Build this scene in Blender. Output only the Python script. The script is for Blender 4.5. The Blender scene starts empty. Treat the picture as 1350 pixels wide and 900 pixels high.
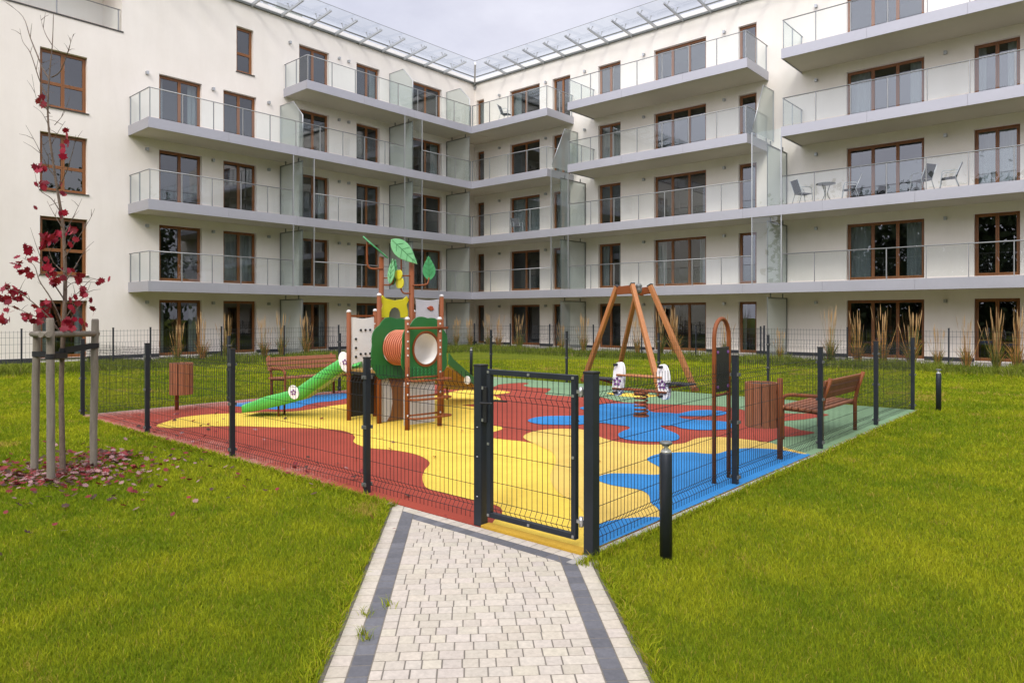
import bpy, math, random
import numpy as np
from mathutils import Vector, Matrix
random.seed(7); rng = np.random.default_rng(7)
PI = math.pi
scene = bpy.context.scene
col = scene.collection

# ------------------------------------------------------------------ camera geometry
FPX, CX0, HY, CAMH = 928.0, 675.0, 416.0, 1.65
TH = math.asin(.6623); SN, CS = math.sin(TH), math.cos(TH)
def cam2w(cx, d): return (CS*cx - SN*d, SN*cx + CS*d)
def G(px, py, z=0.0):
    d = FPX*(CAMH-z)/(py-HY); return cam2w((px-CX0)/FPX*d, d)
def at(px, py, d):
    x, y = cam2w((px-CX0)/FPX*d, d); return Vector((x, y, CAMH+(HY-py)/FPX*d))

# ------------------------------------------------------------------ materials
def nt(name):
    m = bpy.data.materials.new(name); m.use_nodes = True
    t = m.node_tree; t.nodes.clear()
    out = t.nodes.new('ShaderNodeOutputMaterial')
    return m, t, out
def principled(t, out, rough=.6, metal=0, spec=.5):
    b = t.nodes.new('ShaderNodeBsdfPrincipled')
    b.inputs['Roughness'].default_value = rough; b.inputs['Metallic'].default_value = metal
    b.inputs['Specular IOR Level'].default_value = spec
    t.links.new(b.outputs[0], out.inputs[0]); return b
def noise(t, scale, detail=4, rough=.6, vec=None, stretch=None):
    n = t.nodes.new('ShaderNodeTexNoise'); n.inputs['Scale'].default_value = scale
    n.inputs['Detail'].default_value = detail; n.inputs['Roughness'].default_value = rough
    if vec is None:
        tc = t.nodes.new('ShaderNodeTexCoord'); vec = tc.outputs['Object']
    if stretch:
        mp = t.nodes.new('ShaderNodeMapping'); mp.inputs['Scale'].default_value = stretch
        t.links.new(vec, mp.inputs[0]); vec = mp.outputs[0]
    t.links.new(vec, n.inputs['Vector']); return n.outputs['Fac']
def ramp(t, fac, stops):
    r = t.nodes.new('ShaderNodeValToRGB'); e = r.color_ramp.elements
    while len(e) < len(stops): e.new(.5)
    for el, (p, c) in zip(e, stops):
        el.position = p; el.color = (*c, 1)
    t.links.new(fac, r.inputs[0]); return r.outputs[0]
def mix(t, fac, a, b, mode='MIX'):
    m = t.nodes.new('ShaderNodeMix'); m.data_type = 'RGBA'; m.blend_type = mode
    for s, v in ((m.inputs[0], fac), (m.inputs[6], a), (m.inputs[7], b)):
        if isinstance(v, (int, float)): s.default_value = v
        elif isinstance(v, tuple): s.default_value = (*v, 1)
        else: t.links.new(v, s)
    return m.outputs[2]
def bump(t, b, fac, strength, dist=.01):
    n = t.nodes.new('ShaderNodeBump'); n.inputs['Strength'].default_value = strength; n.inputs['Distance'].default_value = dist
    t.links.new(fac, n.inputs['Height']); t.links.new(n.outputs[0], b.inputs['Normal'])
def scl(c, k): return tuple(min(1, v*k) for v in c)
def surf(name, c, rough=.6, metal=0, var=.18, scale=6, bmp=0, bscale=80, spec=.5, stretch=None, fine=60):
    m, t, out = nt(name); b = principled(t, out, rough, metal, spec)
    f = noise(t, scale, 5, .65, stretch=stretch)
    c1 = ramp(t, f, [(.25, scl(c, 1-var)), (.75, scl(c, 1+var))])
    f2 = noise(t, fine, 2, .5, stretch=stretch)
    c2 = ramp(t, f2, [(.3, (1-var*.5,)*3), (.7, (1,)*3)])
    t.links.new(mix(t, 1.0, c1, c2, 'MULTIPLY'), b.inputs['Base Color'])
    rr = t.nodes.new('ShaderNodeMapRange'); rr.inputs[3].default_value = max(.02, rough-.1); rr.inputs[4].default_value = min(1, rough+.1)
    t.links.new(f, rr.inputs[0]); t.links.new(rr.outputs[0], b.inputs['Roughness'])
    if bmp: bump(t, b, noise(t, bscale, 3), bmp)
    return m
def tinted(name, rough=.7, extra=None, spec=.3, trans=0):
    "colour stored per element in the 'tint' attribute"
    m, t, out = nt(name); b = principled(t, out, rough, 0, spec)
    a = t.nodes.new('ShaderNodeAttribute'); a.attribute_name = 'tint'
    c = a.outputs['Color']
    if extra:
        f = noise(t, extra[0], 4, .7); c = mix(t, 1.0, c, ramp(t, f, [(.3, (extra[1],)*3), (.7, (1, 1, 1))]), 'MULTIPLY')
        bump(t, b, f, .35, .004)
    t.links.new(c, b.inputs['Base Color'])
    if trans:
        tr = t.nodes.new('ShaderNodeBsdfTranslucent'); t.links.new(c, tr.inputs[0])
        mx = t.nodes.new('ShaderNodeMixShader'); mx.inputs[0].default_value = trans
        t.links.new(b.outputs[0], mx.inputs[1]); t.links.new(tr.outputs[0], mx.inputs[2]); t.links.new(mx.outputs[0], out.inputs[0])
    return m
def glassm(name, tint, ior, base=None, rough=0.0, wav=0):
    "thin pane: transparent + reflection rising towards grazing; ior holds the reflectance seen square on"
    m, t, out = nt(name)
    tr = t.nodes.new('ShaderNodeBsdfTransparent'); tr.inputs[0].default_value = (*tint, 1)
    gl = t.nodes.new('ShaderNodeBsdfGlossy'); gl.inputs['Roughness'].default_value = rough; gl.inputs[0].default_value = (.95, .97, 1, 1)
    lw = t.nodes.new('ShaderNodeLayerWeight'); lw.inputs[0].default_value = .5
    pw_ = t.nodes.new('ShaderNodeMath'); pw_.operation = 'POWER'; pw_.inputs[1].default_value = 5; t.links.new(lw.outputs['Facing'], pw_.inputs[0])
    fr = t.nodes.new('ShaderNodeMapRange'); fr.inputs[3].default_value = ior; fr.inputs[4].default_value = 1.0; t.links.new(pw_.outputs[0], fr.inputs[0])
    if wav:
        n = t.nodes.new('ShaderNodeBump'); n.inputs['Strength'].default_value = wav; n.inputs['Distance'].default_value = .02
        t.links.new(noise(t, .8, 1), n.inputs['Height']); t.links.new(n.outputs[0], gl.inputs['Normal'])
    mx = t.nodes.new('ShaderNodeMixShader')
    t.links.new(fr.outputs[0], mx.inputs[0]); t.links.new(tr.outputs[0], mx.inputs[1]); t.links.new(gl.outputs[0], mx.inputs[2])
    t.links.new(mx.outputs[0], out.inputs[0]); return m

M = {}
def wallmat():
    m, t, out = nt('plaster'); b = principled(t, out, .9, 0, .2)
    f = noise(t, .35, 5, .7); g = noise(t, 1.6, 6, .7, stretch=(1, 1, .18))
    c = ramp(t, f, [(.3, (.75, .69, .62)), (.7, (.805, .745, .675))])
    c = mix(t, 1.0, c, ramp(t, g, [(.3, (.955, .95, .94)), (.62, (1, 1, 1))]), 'MULTIPLY')
    t.links.new(c, b.inputs['Base Color']); bump(t, b, noise(t, 140, 3), .25, .004); return m
M['wall'] = wallmat()
M['soffit'] = surf('soffit', (.53, .475, .375), .9, var=.05, scale=.8)
M['fascia'] = surf('fascia', (.385, .38, .41), .42, .35, var=.05, scale=.7, fine=9)
M['steel'] = surf('steel', (.42, .43, .43), .35, .7, var=.08, scale=3)
M['rail_steel'] = surf('rail_steel', (.29, .295, .29), .4, .4, var=.08, scale=3)
M['dark_steel'] = surf('dark_steel', (.16, .165, .155), .45, .4, var=.1)
M['frame'] = surf('frame', (.225, .080, .016), .45, var=.22, scale=9, stretch=(1, 1, .12), fine=40)
M['sill'] = surf('sill', (.05, .042, .04), .5, var=.1)
M['pane'] = glassm('pane', (.46, .51, .52), .105, wav=.03)
M['rail_glass'] = glassm('rail_glass', (.87, .92, .91), .06)
M['canopy_glass'] = glassm('canopy_glass', (.92, .95, .95), .05)
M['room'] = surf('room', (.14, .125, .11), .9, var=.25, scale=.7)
M['curtain'] = surf('curtain', (.66, .66, .62), .9, var=.08, scale=2, stretch=(9, 9, .2))
M['plinth'] = surf('plinth', (.035, .036, .042), .8, var=.2)
M['roof'] = surf('roof', (.62, .60, .56), .8, var=.06)
M['anthracite'] = surf('anthracite', (.021, .026, .034), .42, .2, var=.15, scale=5, bmp=.05, bscale=300)
M['wire'] = surf('wire', (.014, .017, .022), .45, .2, var=.1)
M['zinc'] = surf('zinc', (.55, .55, .54), .35, .8, var=.1)
M['brown_steel'] = surf('brown_steel', (.225, .064, .017), .55, spec=.3, var=.12, scale=4)
M['wood'] = surf('wood', (.29, .10, .042), .55, var=.3, scale=7, stretch=(6, 6, .6), bmp=.15, bscale=60)
M['larch'] = surf('larch', (.40, .155, .045), .55, var=.28, scale=6, stretch=(7, 7, .5), bmp=.15, bscale=60)
M['stake'] = surf('stake', (.215, .185, .145), .85, var=.28, scale=5, stretch=(6, 6, .7), bmp=.4, bscale=50)
M['bark'] = surf('bark', (.16, .115, .085), .9, var=.4, scale=14, stretch=(2, 2, .8), bmp=.6, bscale=70)
M['strap'] = surf('strap', (.012, .012, .013), .7, var=.2)
M['green_panel'] = surf('green_panel', (.022, .15, .035), .4, var=.08)
M['slide_green'] = surf('slide_green', (.085, .47, .085), .3, var=.06)
M['leaf_light'] = surf('leaf_light', (.19, .50, .22), .45, var=.12, scale=9)
M['leaf_mid'] = surf('leaf_mid', (.05, .29, .10), .45, var=.12, scale=9)
M['yellow_panel'] = surf('yellow_panel', (.62, .56, .015), .4, var=.06)
M['white_panel'] = surf('white_panel', (.88, .87, .84), .45, var=.05)
M['grey_panel'] = surf('grey_panel', (.48, .48, .50), .5, var=.08)
M['trunk_panel'] = surf('trunk_panel', (.19, .075, .022), .5, var=.15)
M['orange'] = surf('orange', (.36, .075, .03), .4, var=.08)
M['orange_rib_highlight'] = surf('orange_rib_highlight', (.60, .21, .11), .35, var=.06)  # paler than the tunnel orange: highlight on the ridges put into the colour
M['purple'] = surf('purple', (.19, .07, .24), .45, var=.1)
M['black'] = surf('black', (.012, .012, .012), .5, var=.15)
M['cap'] = surf('cap', (.62, .60, .58), .4, var=.06)
M['ramp_wood'] = surf('ramp_wood', (.38, .22, .05), .6, var=.25, scale=8)
M['bollard_glass'] = surf('bollard_glass', (.60, .60, .56), .25, .5, var=.15)
M['mesh_fabric'] = surf('mesh_fabric', (.07, .07, .075), .7, var=.15)
M['concrete'] = surf('concrete', (.36, .34, .31), .9, var=.2, scale=3, bmp=.3)
M['kerb'] = surf('kerb', (.17, .15, .12), .95, var=.3, scale=5, bmp=.4)
M['earth'] = surf('earth', (.07, .055, .035), .95, var=.35, scale=9, bmp=.6)
M['paver'] = tinted('paver', .85, (38, .76)); M['blade'] = tinted('blade', .9, spec=.06, trans=.3); M['leaf'] = tinted('leaf', .55, trans=.25)
M['reed'] = tinted('reed', .8, trans=.2); M['far_leaf'] = tinted('far_leaf', .7)

def frosted():
    m, t, out = nt('frosted')
    d = t.nodes.new('ShaderNodeBsdfPrincipled'); d.inputs['Base Color'].default_value = (.60, .64, .60, 1); d.inputs['Roughness'].default_value = .3
    tl = t.nodes.new('ShaderNodeBsdfTranslucent'); tl.inputs[0].default_value = (.68, .73, .69, 1)
    tr = t.nodes.new('ShaderNodeBsdfTransparent'); tr.inputs[0].default_value = (.75, .80, .77, 1)
    a = t.nodes.new('ShaderNodeMixShader'); a.inputs[0].default_value = .5
    b = t.nodes.new('ShaderNodeMixShader'); b.inputs[0].default_value = .52
    t.links.new(d.outputs[0], a.inputs[1]); t.links.new(tl.outputs[0], a.inputs[2])
    t.links.new(a.outputs[0], b.inputs[1]); t.links.new(tr.outputs[0], b.inputs[2]); t.links.new(b.outputs[0], out.inputs[0]); return m
M['frosted'] = frosted()

def rubber(name, c):
    m, t, out = nt('rubber_'+name); b = principled(t, out, .85, 0, .25)
    geo = t.nodes.new('ShaderNodeNewGeometry'); P = geo.outputs['Position']
    f = noise(t, .9, 5, .7, P); g = noise(t, 170, 2, .6, P)
    base = ramp(t, f, [(.3, scl(c, .80)), (.7, scl(c, 1.08))])
    base = mix(t, 1.0, base, ramp(t, g, [(.35, (.8, .8, .8)), (.6, (1, 1, 1))]), 'MULTIPLY')
    # pale sand and grit trodden in along the front and the left edge
    sep = t.nodes.new('ShaderNodeSeparateXYZ'); t.links.new(P, sep.inputs[0])
    e1 = t.nodes.new('ShaderNodeMapRange'); e1.inputs[1].default_value = 3.95; e1.inputs[2].default_value = 4.75; e1.inputs[3].default_value = .30; e1.inputs[4].default_value = 0
    t.links.new(sep.outputs[1], e1.inputs[0])
    e2 = t.nodes.new('ShaderNodeMapRange'); e2.inputs[1].default_value = -13; e2.inputs[2].default_value = -11.6; e2.inputs[3].default_value = .38; e2.inputs[4].default_value = 0
    t.links.new(sep.outputs[0], e2.inputs[0])
    e3 = t.nodes.new('ShaderNodeMapRange'); e3.inputs[1].default_value = -6.5; e3.inputs[2].default_value = -4.9; e3.inputs[3].default_value = 1; e3.inputs[4].default_value = .0
    t.links.new(sep.outputs[0], e3.inputs[0])
    def math_(op, a, b_):
        n = t.nodes.new('ShaderNodeMath'); n.operation = op
        for s, v in zip(n.inputs, (a, b_)):
            if isinstance(v, (int, float)): s.default_value = v
            else: t.links.new(v, s)
        return n.outputs[0]
    edge = math_('MAXIMUM', math_('MULTIPLY', e1.outputs[0], e3.outputs[0]), e2.outputs[0])
    n2 = noise(t, 38, 3, .75, P); n3 = noise(t, 2.2, 3, .6, P)
    v = math_('ADD', math_('ADD', math_('MULTIPLY', n2, .75), math_('MULTIPLY', n3, .35)), edge)
    mask = t.nodes.new('ShaderNodeMapRange'); mask.inputs[1].default_value = .76; mask.inputs[2].default_value = .96; mask.inputs[4].default_value = .6
    t.links.new(v, mask.inputs[0])
    t.links.new(mix(t, mask.outputs[0], base, (.50, .35, .29)), b.inputs['Base Color'])
    bump(t, b, g, .5, .004); return m
M['rub_red'] = rubber('red', (.335, .055, .031)); M['rub_yellow'] = rubber('yellow', (.82, .57, .075)); M['rub_cream'] = rubber('cream', (.70, .48, .105))
M['rub_blue'] = rubber('blue', (.028, .205, .48)); M['rub_green'] = rubber('green', (.19, .305, .165)); M['rub_gate'] = rubber('ochre', (.60, .36, .04))

def lawnmat():
    m, t, out = nt('lawn'); b = principled(t, out, .9, 0, .15)
    geo = t.nodes.new('ShaderNodeNewGeometry'); P = geo.outputs['Position']
    f = noise(t, .55, 6, .7, P); g = noise(t, 26, 5, .75, P, (1, 1, 1))
    c = ramp(t, f, [(.28, (.11, .15, .006)), (.5, (.155, .19, .008)), (.72, (.21, .22, .012))])
    c = mix(t, 1.0, c, ramp(t, g, [(.3, (.55, .58, .5)), (.65, (1.0, 1.0, 1.0))]), 'MULTIPLY')
    t.links.new(c, b.inputs['Base Color']); bump(t, b, g, .8, .03); return m
M['lawn'] = lawnmat()

# ------------------------------------------------------------------ mesh building
class MB:
    def __init__(s): s.v = []; s.f = []; s.m = []; s.mat = 0; s.sm = []; s.smooth = False
    def add(s, vs, fs):
        o = len(s.v); s.v += [tuple(v) for v in vs]
        for f in fs: s.f.append([i+o for i in f]); s.m.append(s.mat); s.sm.append(s.smooth)
    def box(s, x0, x1, y0, y1, z0, z1):
        if x0 > x1: x0, x1 = x1, x0
        if y0 > y1: y0, y1 = y1, y0
        s.add([(x0,y0,z0),(x1,y0,z0),(x1,y1,z0),(x0,y1,z0),(x0,y0,z1),(x1,y0,z1),(x1,y1,z1),(x0,y1,z1)],
              [(3,2,1,0),(4,5,6,7),(0,1,5,4),(1,2,6,5),(2,3,7,6),(3,0,4,7)]); return s
    def beam(s, p, q, w, h, up=(0,0,1), w2=None, h2=None):
        p, q = Vector(p), Vector(q); d = (q-p).normalized(); u = Vector(up)
        sd = d.cross(u)
        if sd.length < 1e-4: sd = d.cross(Vector((1,0,0)))
        sd.normalize(); n = sd.cross(d).normalized(); w2 = w2 or w; h2 = h2 or h
        vs = [p-sd*w/2-n*h/2, p+sd*w/2-n*h/2, p+sd*w/2+n*h/2, p-sd*w/2+n*h/2, q-sd*w2/2-n*h2/2, q+sd*w2/2-n*h2/2, q+sd*w2/2+n*h2/2, q-sd*w2/2+n*h2/2]
        s.add(vs, [(0,1,2,3),(7,6,5,4),(4,5,1,0),(5,6,2,1),(6,7,3,2),(7,4,0,3)]); return s
    def tube(s, pts, r, n=8, caps=True):
        pts = [Vector(p) for p in pts]; k = len(pts); rs = r if isinstance(r, (list, tuple)) else [r]*k
        sm = s.smooth; s.smooth = True; vs = []; prev = None
        for i, p in enumerate(pts):
            d = (pts[min(i+1,k-1)]-pts[max(i-1,0)]).normalized()
            if prev is None:
                a = Vector((0,0,1)) if abs(d.z) < .9 else Vector((1,0,0)); sd = d.cross(a).normalized()
            else:
                sd = prev - d*prev.dot(d)
                sd = sd.normalized() if sd.length > 1e-6 else d.orthogonal().normalized()
            prev = sd; u = d.cross(sd)
            for j in range(n):
                a = 2*PI*j/n; vs.append(p + (sd*math.cos(a)+u*math.sin(a))*rs[i])
        fs = [(i*n+j, i*n+(j+1)%n, (i+1)*n+(j+1)%n, (i+1)*n+j) for i in range(k-1) for j in range(n)]
        s.add(vs, fs); s.smooth = sm
        if caps:
            o = len(s.v)-k*n
            s.f.append([o+j for j in reversed(range(n))]); s.m.append(s.mat); s.sm.append(False)
            s.f.append([o+(k-1)*n+j for j in range(n)]); s.m.append(s.mat); s.sm.append(False)
        return s
    def lathe(s, c, prof, n=20):
        "prof: list of (r, z) from bottom to top"
        return s.tube([(c[0], c[1], c[2]+z) for r, z in prof], [r for r, z in prof], n)
    def plate(s, poly, org, u, v, th):
        "polygon (a,b) placed at org + a*u + b*v, thickened along u x v"
        org, u, v = Vector(org), Vector(u).normalized(), Vector(v).normalized(); n = u.cross(v)
        A = [org+u*a+v*b-n*th/2 for a, b in poly]; B = [p+n*th for p in A]; k = len(poly)
        s.add(A+B, [tuple(reversed(range(k))), tuple(range(k, 2*k))]+[(i, (i+1)%k, k+(i+1)%k, k+i) for i in range(k)]); return s
    def ring_plate(s, outer, inner, org, u, v, th):
        "plate with a hole; outer and inner have the same number of points"
        org, u, v = Vector(org), Vector(u).normalized(), Vector(v).normalized(); n = u.cross(v); k = len(outer)
        f = lambda poly, o: [org+u*a+v*b+n*o for a, b in poly]
        vs = f(outer, -th/2)+f(inner, -th/2)+f(outer, th/2)+f(inner, th/2); fs = []
        for i in range(k):
            j = (i+1) % k
            fs += [(j, i, k+i, k+j), (2*k+i, 2*k+j, 3*k+j, 3*k+i), (i, j, 2*k+j, 2*k+i), (k+j, k+i, 3*k+i, 3*k+j)]
        s.add(vs, fs); return s
    def build(s, name, mats, parent=None, bev=0, seg=2):
        me = bpy.data.meshes.new(name)
        o0 = parent_base(parent)
        me.from_pydata([(x-o0[0], y-o0[1], z-o0[2]) for x, y, z in s.v], [], s.f)
        mats = mats if isinstance(mats, (list, tuple)) else [mats]
        for m in mats: me.materials.append(M[m] if isinstance(m, str) else m)
        me.polygons.foreach_set('material_index', s.m); me.polygons.foreach_set('use_smooth', s.sm); me.update()
        ob = bpy.data.objects.new(name, me); col.objects.link(ob)
        if parent: ob.parent = parent
        if bev:
            b = ob.modifiers.new('bevel', 'BEVEL'); b.width = bev; b.segments = seg; b.limit_method = 'ANGLE'; b.angle_limit = .7
        return ob
BASE = {}
def parent_base(p):
    while p is not None:
        if p.name in BASE: return BASE[p.name]
        p = p.parent
    return (0, 0, 0)
def tag(o, label=None, cat=None, group=None, kind=None):
    if label: o['label'] = label
    if cat: o['category'] = cat
    if group: o['group'] = group
    if kind: o['kind'] = kind
    return o
def thing(name, loc, label, cat, group=None):
    o = bpy.data.objects.new(name, None); o.empty_display_size = .2; col.objects.link(o); o.location = loc
    BASE[o.name] = tuple(loc); return tag(o, label, cat, group)
def copy_tree(o, parent=None):
    c = o.copy(); col.objects.link(c); c.parent = parent
    for ch in list(o.children): copy_tree(ch, c)
    return c
def fast_mesh(name, V, F, mats, tint=None, mi=None):
    "V (n,3); F (m,k) all the same size"
    me = bpy.data.meshes.new(name); n, k = len(F), F.shape[1]
    me.vertices.add(len(V)); me.vertices.foreach_set('co', np.ascontiguousarray(V, dtype=np.float32).ravel())
    me.loops.add(n*k); me.loops.foreach_set('vertex_index', np.ascontiguousarray(F, dtype=np.int32).ravel())
    me.polygons.add(n); me.polygons.foreach_set('loop_start', np.arange(0, n*k, k, dtype=np.int32))
    for m in mats: me.materials.append(M[m])
    if mi is not None: me.polygons.foreach_set('material_index', np.ascontiguousarray(mi, dtype=np.int32))
    me.update(calc_edges=True)
    if tint is not None:
        a = me.attributes.new('tint', 'FLOAT_COLOR', 'POINT'); t4 = np.ones((len(V), 4), np.float32); t4[:, :3] = tint
        a.data.foreach_set('color', t4.ravel())
    return me
def link(name, me, parent=None):
    o = bpy.data.objects.new(name, me); col.objects.link(o); o.parent = parent; return o
def circle(r, n=24, cx=0, cy=0, ph=0): return [(cx+r*math.cos(2*PI*i/n+ph), cy+r*math.sin(2*PI*i/n+ph)) for i in range(n)]
def spline(pts, sub=6, closed=False):
    pts = [Vector(p) for p in pts]; n = len(pts); out = []
    for i in range(n if closed else n-1):
        g = (lambda j: pts[j % n]) if closed else (lambda j: pts[max(0, min(n-1, j))])
        p0, p1, p2, p3 = g(i-1), g(i), g(i+1), g(i+2)
        for k in range(sub):
            t = k/sub
            out.append(.5*((2*p1)+(p2-p0)*t+(2*p0-5*p1+4*p2-p3)*t*t+(3*p1-p0-3*p2+p3)*t**3))
    if not closed: out.append(pts[-1])
    return out

# ------------------------------------------------------------------ setting: ground
g = MB(); g.add([(-260,-260,0),(260,-260,0),(260,260,0),(-260,260,0)], [(0,1,2,3)])
tag(g.build('lawn', 'lawn'), kind='structure')
X0, X1, Y0, Y1 = -13.02, -2.835, 3.936, 13.80           # rubber surface
rb = MB(); rb.box(X0, X1, Y0, Y1, -.2, .010)
def blob(pts, z, mi):
    P = [Vector((*G(*p), 0)) for p in pts]
    S = spline(P, 6, True)
    S = [(min(max(p.x, X0+.002), X1-.002), min(max(p.y, Y0+.002), Y1-.002), z) for p in S]
    T = [S[0]]
    for p in S[1:]:
        if (Vector(p)-Vector(T[-1])).length > .004: T.append(p)
    A = sum(T[i][0]*T[(i+1)%len(T)][1]-T[(i+1)%len(T)][0]*T[i][1] for i in range(len(T)))
    if A < 0: T.reverse()
    rb.mat = mi; rb.add(T, [tuple(range(len(T)))])
yel = [(206,562),(222,565),(260,563.5),(310,562.5),(360,564),(400,565),(440,567),(460,571),(468,577),(466,583),(474,588),(490,592),(515,594),(540,598),(556,603),(565,609),(566,614),(560,621),(557,630),(559,640),(566,646),(590,652),(615,659),(640,664),(655,668),(662,674),(660,681),(650,690),(655,700),(720,725),(790,745),(800,728),(790,690),(770,640),(760,600),(720,590),(705,586),(689,583),(670,581),(653,579),(643,577),(640,574),(652,570),(660,567.5),(663,565.5),(658,562.5),(648,560),(640,550),(634,541),(628,537.5),(617,536),(609,535),(617,534),(628,533),(645,531),(655,529.5),(660,527),(654,523.5),(648,522),(654,520.5),(666,519),(672.6,517.7),(664,516),(652,515),(622,514.5),(604,515.5),(588,519),(560,524),(520,529),(490,531),(457,533.5),(435,536),(410,540.5),(380,543.5),(345,544),(310,545.5),(275,547),(240,551),(222,556)]
blob(yel, .014, 1)
cream = [(690,578),(700,571),(720,567.5),(745,566.5),(770,568),(790,577),(810,583),(840,587),(870,587.5),(900,586),(920,579),(950,577.5),(985,581),(1015,585),(1040,593),(1066,601),(1062,608),(1000,640),(900,690),(840,715),(800,735),(783,700),(762,668),(735,650),(725,630),(733,610),(728,598),(708,588)]
blob(cream, .018, 2)
grn = [(638,511),(652,510),(660,507),(690,505),(697,506.3),(690,508.5),(700,511),(724,512.5),(725,515),(719,520),(735,522),(755,523),(789,524),(806,527.5),(824,531),(860,533),(904,534.5),(940,535.5),(969,539),(983,542),(1000,548),(1008,560),(1010,572),(1012,583),(1030,590),(1066,602),(1100,590),(1150,567),(1210,545),(1215,535),(1100,526),(900,512),(700,498),(645,492)]
blob(grn, .014, 3)
blob([(985,541),(1035,546),(1075,546),(1092,547.5),(1085,550),(1060,554),(1036,556),(1000,560),(985,555)], .018, 0)
blob([(996,560),(1036,563),(1055,568),(1074,571.5),(1055,575.5),(1030,578),(1010,584),(996,580)], .018, 0)
blob([(800,519),(825,519),(858,521),(864,523.5),(840,524.5),(815,522.5)], .018, 1)
blue1 = [(696,556),(705,551.5),(725,549.5),(760,549),(788,547),(786,543),(768,540.5),(766,538),(785,535),(805,533),(836,533.3),(850,538),(860,544),(880,545),(895,546),(912,542.5),(935,541.5),(955,543.5),(957,546.5),(945,549),(915,549.5),(897,549.5),(898,552),(910,554),(940,555.5),(963,558),(967,563),(958,567),(925,568),(900,566),(888,562.5),(872,562),(872,564),(880,568),(892,573),(896,578),(890,582),(870,583.5),(840,582.5),(820,579),(815,574),(820,570),(830,566),(827,563),(810,561),(790,558.5),(760,561),(730,561),(710,560)]
blob(blue1, .018, 4)
blob([(853,607),(862,602),(880,599),(910,598),(930,600),(945,600),(960,596),(980,593),(1010,593.5),(1035,596),(1055,600),(1068,602),(1050,615),(980,650),(910,685),(872,700),(871,681),(866,672),(858,665),(855,655),(844,648.5),(825,645),(805,641.5),(791,637),(786,633.5),(793,629),(807,626.5),(840,627),(866,628),(876,623),(868,617),(857,611)], .022, 4)
blob([(776,704),(789,694),(813,688),(842,685),(871,685),(880,690),(830,715),(790,738),(779,728)], .022, 4)
blob([(300,534),(330,530),(400,523),(456,519),(462,524),(440,529),(420,531),(402,535),(395,538),(370,540.5),(350,539.5),(320,537)], .014, 4)
rb.mat = 5; rb.box(-3.80, -2.832, 3.9335, 4.03, -.15, .027)
tag(rb.build('rubber_play_surface', ['rub_red','rub_yellow','rub_cream','rub_green','rub_blue','rub_gate']), kind='structure')

# path of setts, 45 degrees to the fence, mitred against it
q = math.sqrt(.5)
def pw(s_, w): return ((s_+w)*q, (-s_+w)*q)           # s_ along the path (towards the camera), w across
WL, WR, FY = -.655, .815, 3.93
pv, pf, pt = [], [], []
def sett(poly, h, tint, inset=.0042):
    # clip to y <= limit already done by caller; poly ccw list of (x,y)
    k = len(poly); cxm = sum(p[0] for p in poly)/k; cym = sum(p[1] for p in poly)/k
    def sh(p, d):
        vx, vy = cxm-p[0], cym-p[1]; L = math.hypot(vx, vy) or 1
        return (p[0]+vx/L*d, p[1]+vy/L*d)
    o = len(pv); lo = [sh(p, inset) for p in poly]; hi = [sh(p, inset+.003) for p in poly]
    pv.extend([(x, y, -.03) for x, y in lo]); pv.extend([(x, y, h-.002) for x, y in lo]); pv.extend([(x, y, h) for x, y in hi])
    pt.extend([tint]*(3*k))
    for a in (0, k):
        for i in range(k): pf.append([o+a+i, o+a+(i+1)%k, o+a+k+(i+1)%k, o+a+k+i])
    pf.append([o+2*k+i for i in range(k)])
def clipy(poly, ymax):
    out = []
    for i in range(len(poly)):
        a, b = poly[i], poly[(i+1)%len(poly)]
        if a[1] <= ymax: out.append(a)
        if (a[1] <= ymax) != (b[1] <= ymax):
            t = (ymax-a[1])/(b[1]-a[1]); out.append((a[0]+(b[0]-a[0])*t, ymax))
    return out
def area(p): return abs(sum(p[i][0]*p[(i+1)%len(p)][1]-p[(i+1)%len(p)][0]*p[i][1] for i in range(len(p))))/2
def pale():
    k = random.uniform(.92, 1.05); return (.53*k, .472*k*random.uniform(.985, 1.01), .385*k*random.uniform(.96, 1.03))
def dark():
    k = random.uniform(.8, 1.12); return (.145*k, .145*k, .155*k)
def quad(s0, s1, w0, w1, ymax, tint):
    p = clipy([pw(s0, w0), pw(s0, w1), pw(s1, w1), pw(s1, w0)], ymax)
    if len(p) >= 3 and area(p) > 1e-4:
        A = sum(p[i][0]*p[(i+1)%len(p)][1]-p[(i+1)%len(p)][0]*p[i][1] for i in range(len(p)))
        if A < 0: p.reverse()
        sett(p, .0092+random.uniform(-.0006, .0006), tint)
S0, S1 = -6.6, 4.0
s = S0
while s < S1:                                          # edge courses
    L = .105
    for w0, w1, ym, tf in ((WL, WL+.1, FY, pale), (WL+.1, WL+.2, FY-.1, dark), (WR-.2, WR-.1, FY-.1, dark), (WR-.1, WR, FY, pale)):
        quad(s, s+L, w0, w1, ym, tf())
    s += L
s = S0
while s < S1:
    L = .087; w = WL+.2; first = True
    while w < WR-.2-1e-3:
        b = random.choice((.08, .095, .11, .125)) if not first else random.choice((.06, .08, .10, .12))
        first = False
        e = min(w+b, WR-.2)
        if WR-.2-e < .05: e = WR-.2
        quad(s, s+L, w, e, FY-.2, pale()); w = e
    s += L
x = -4.9
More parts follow.
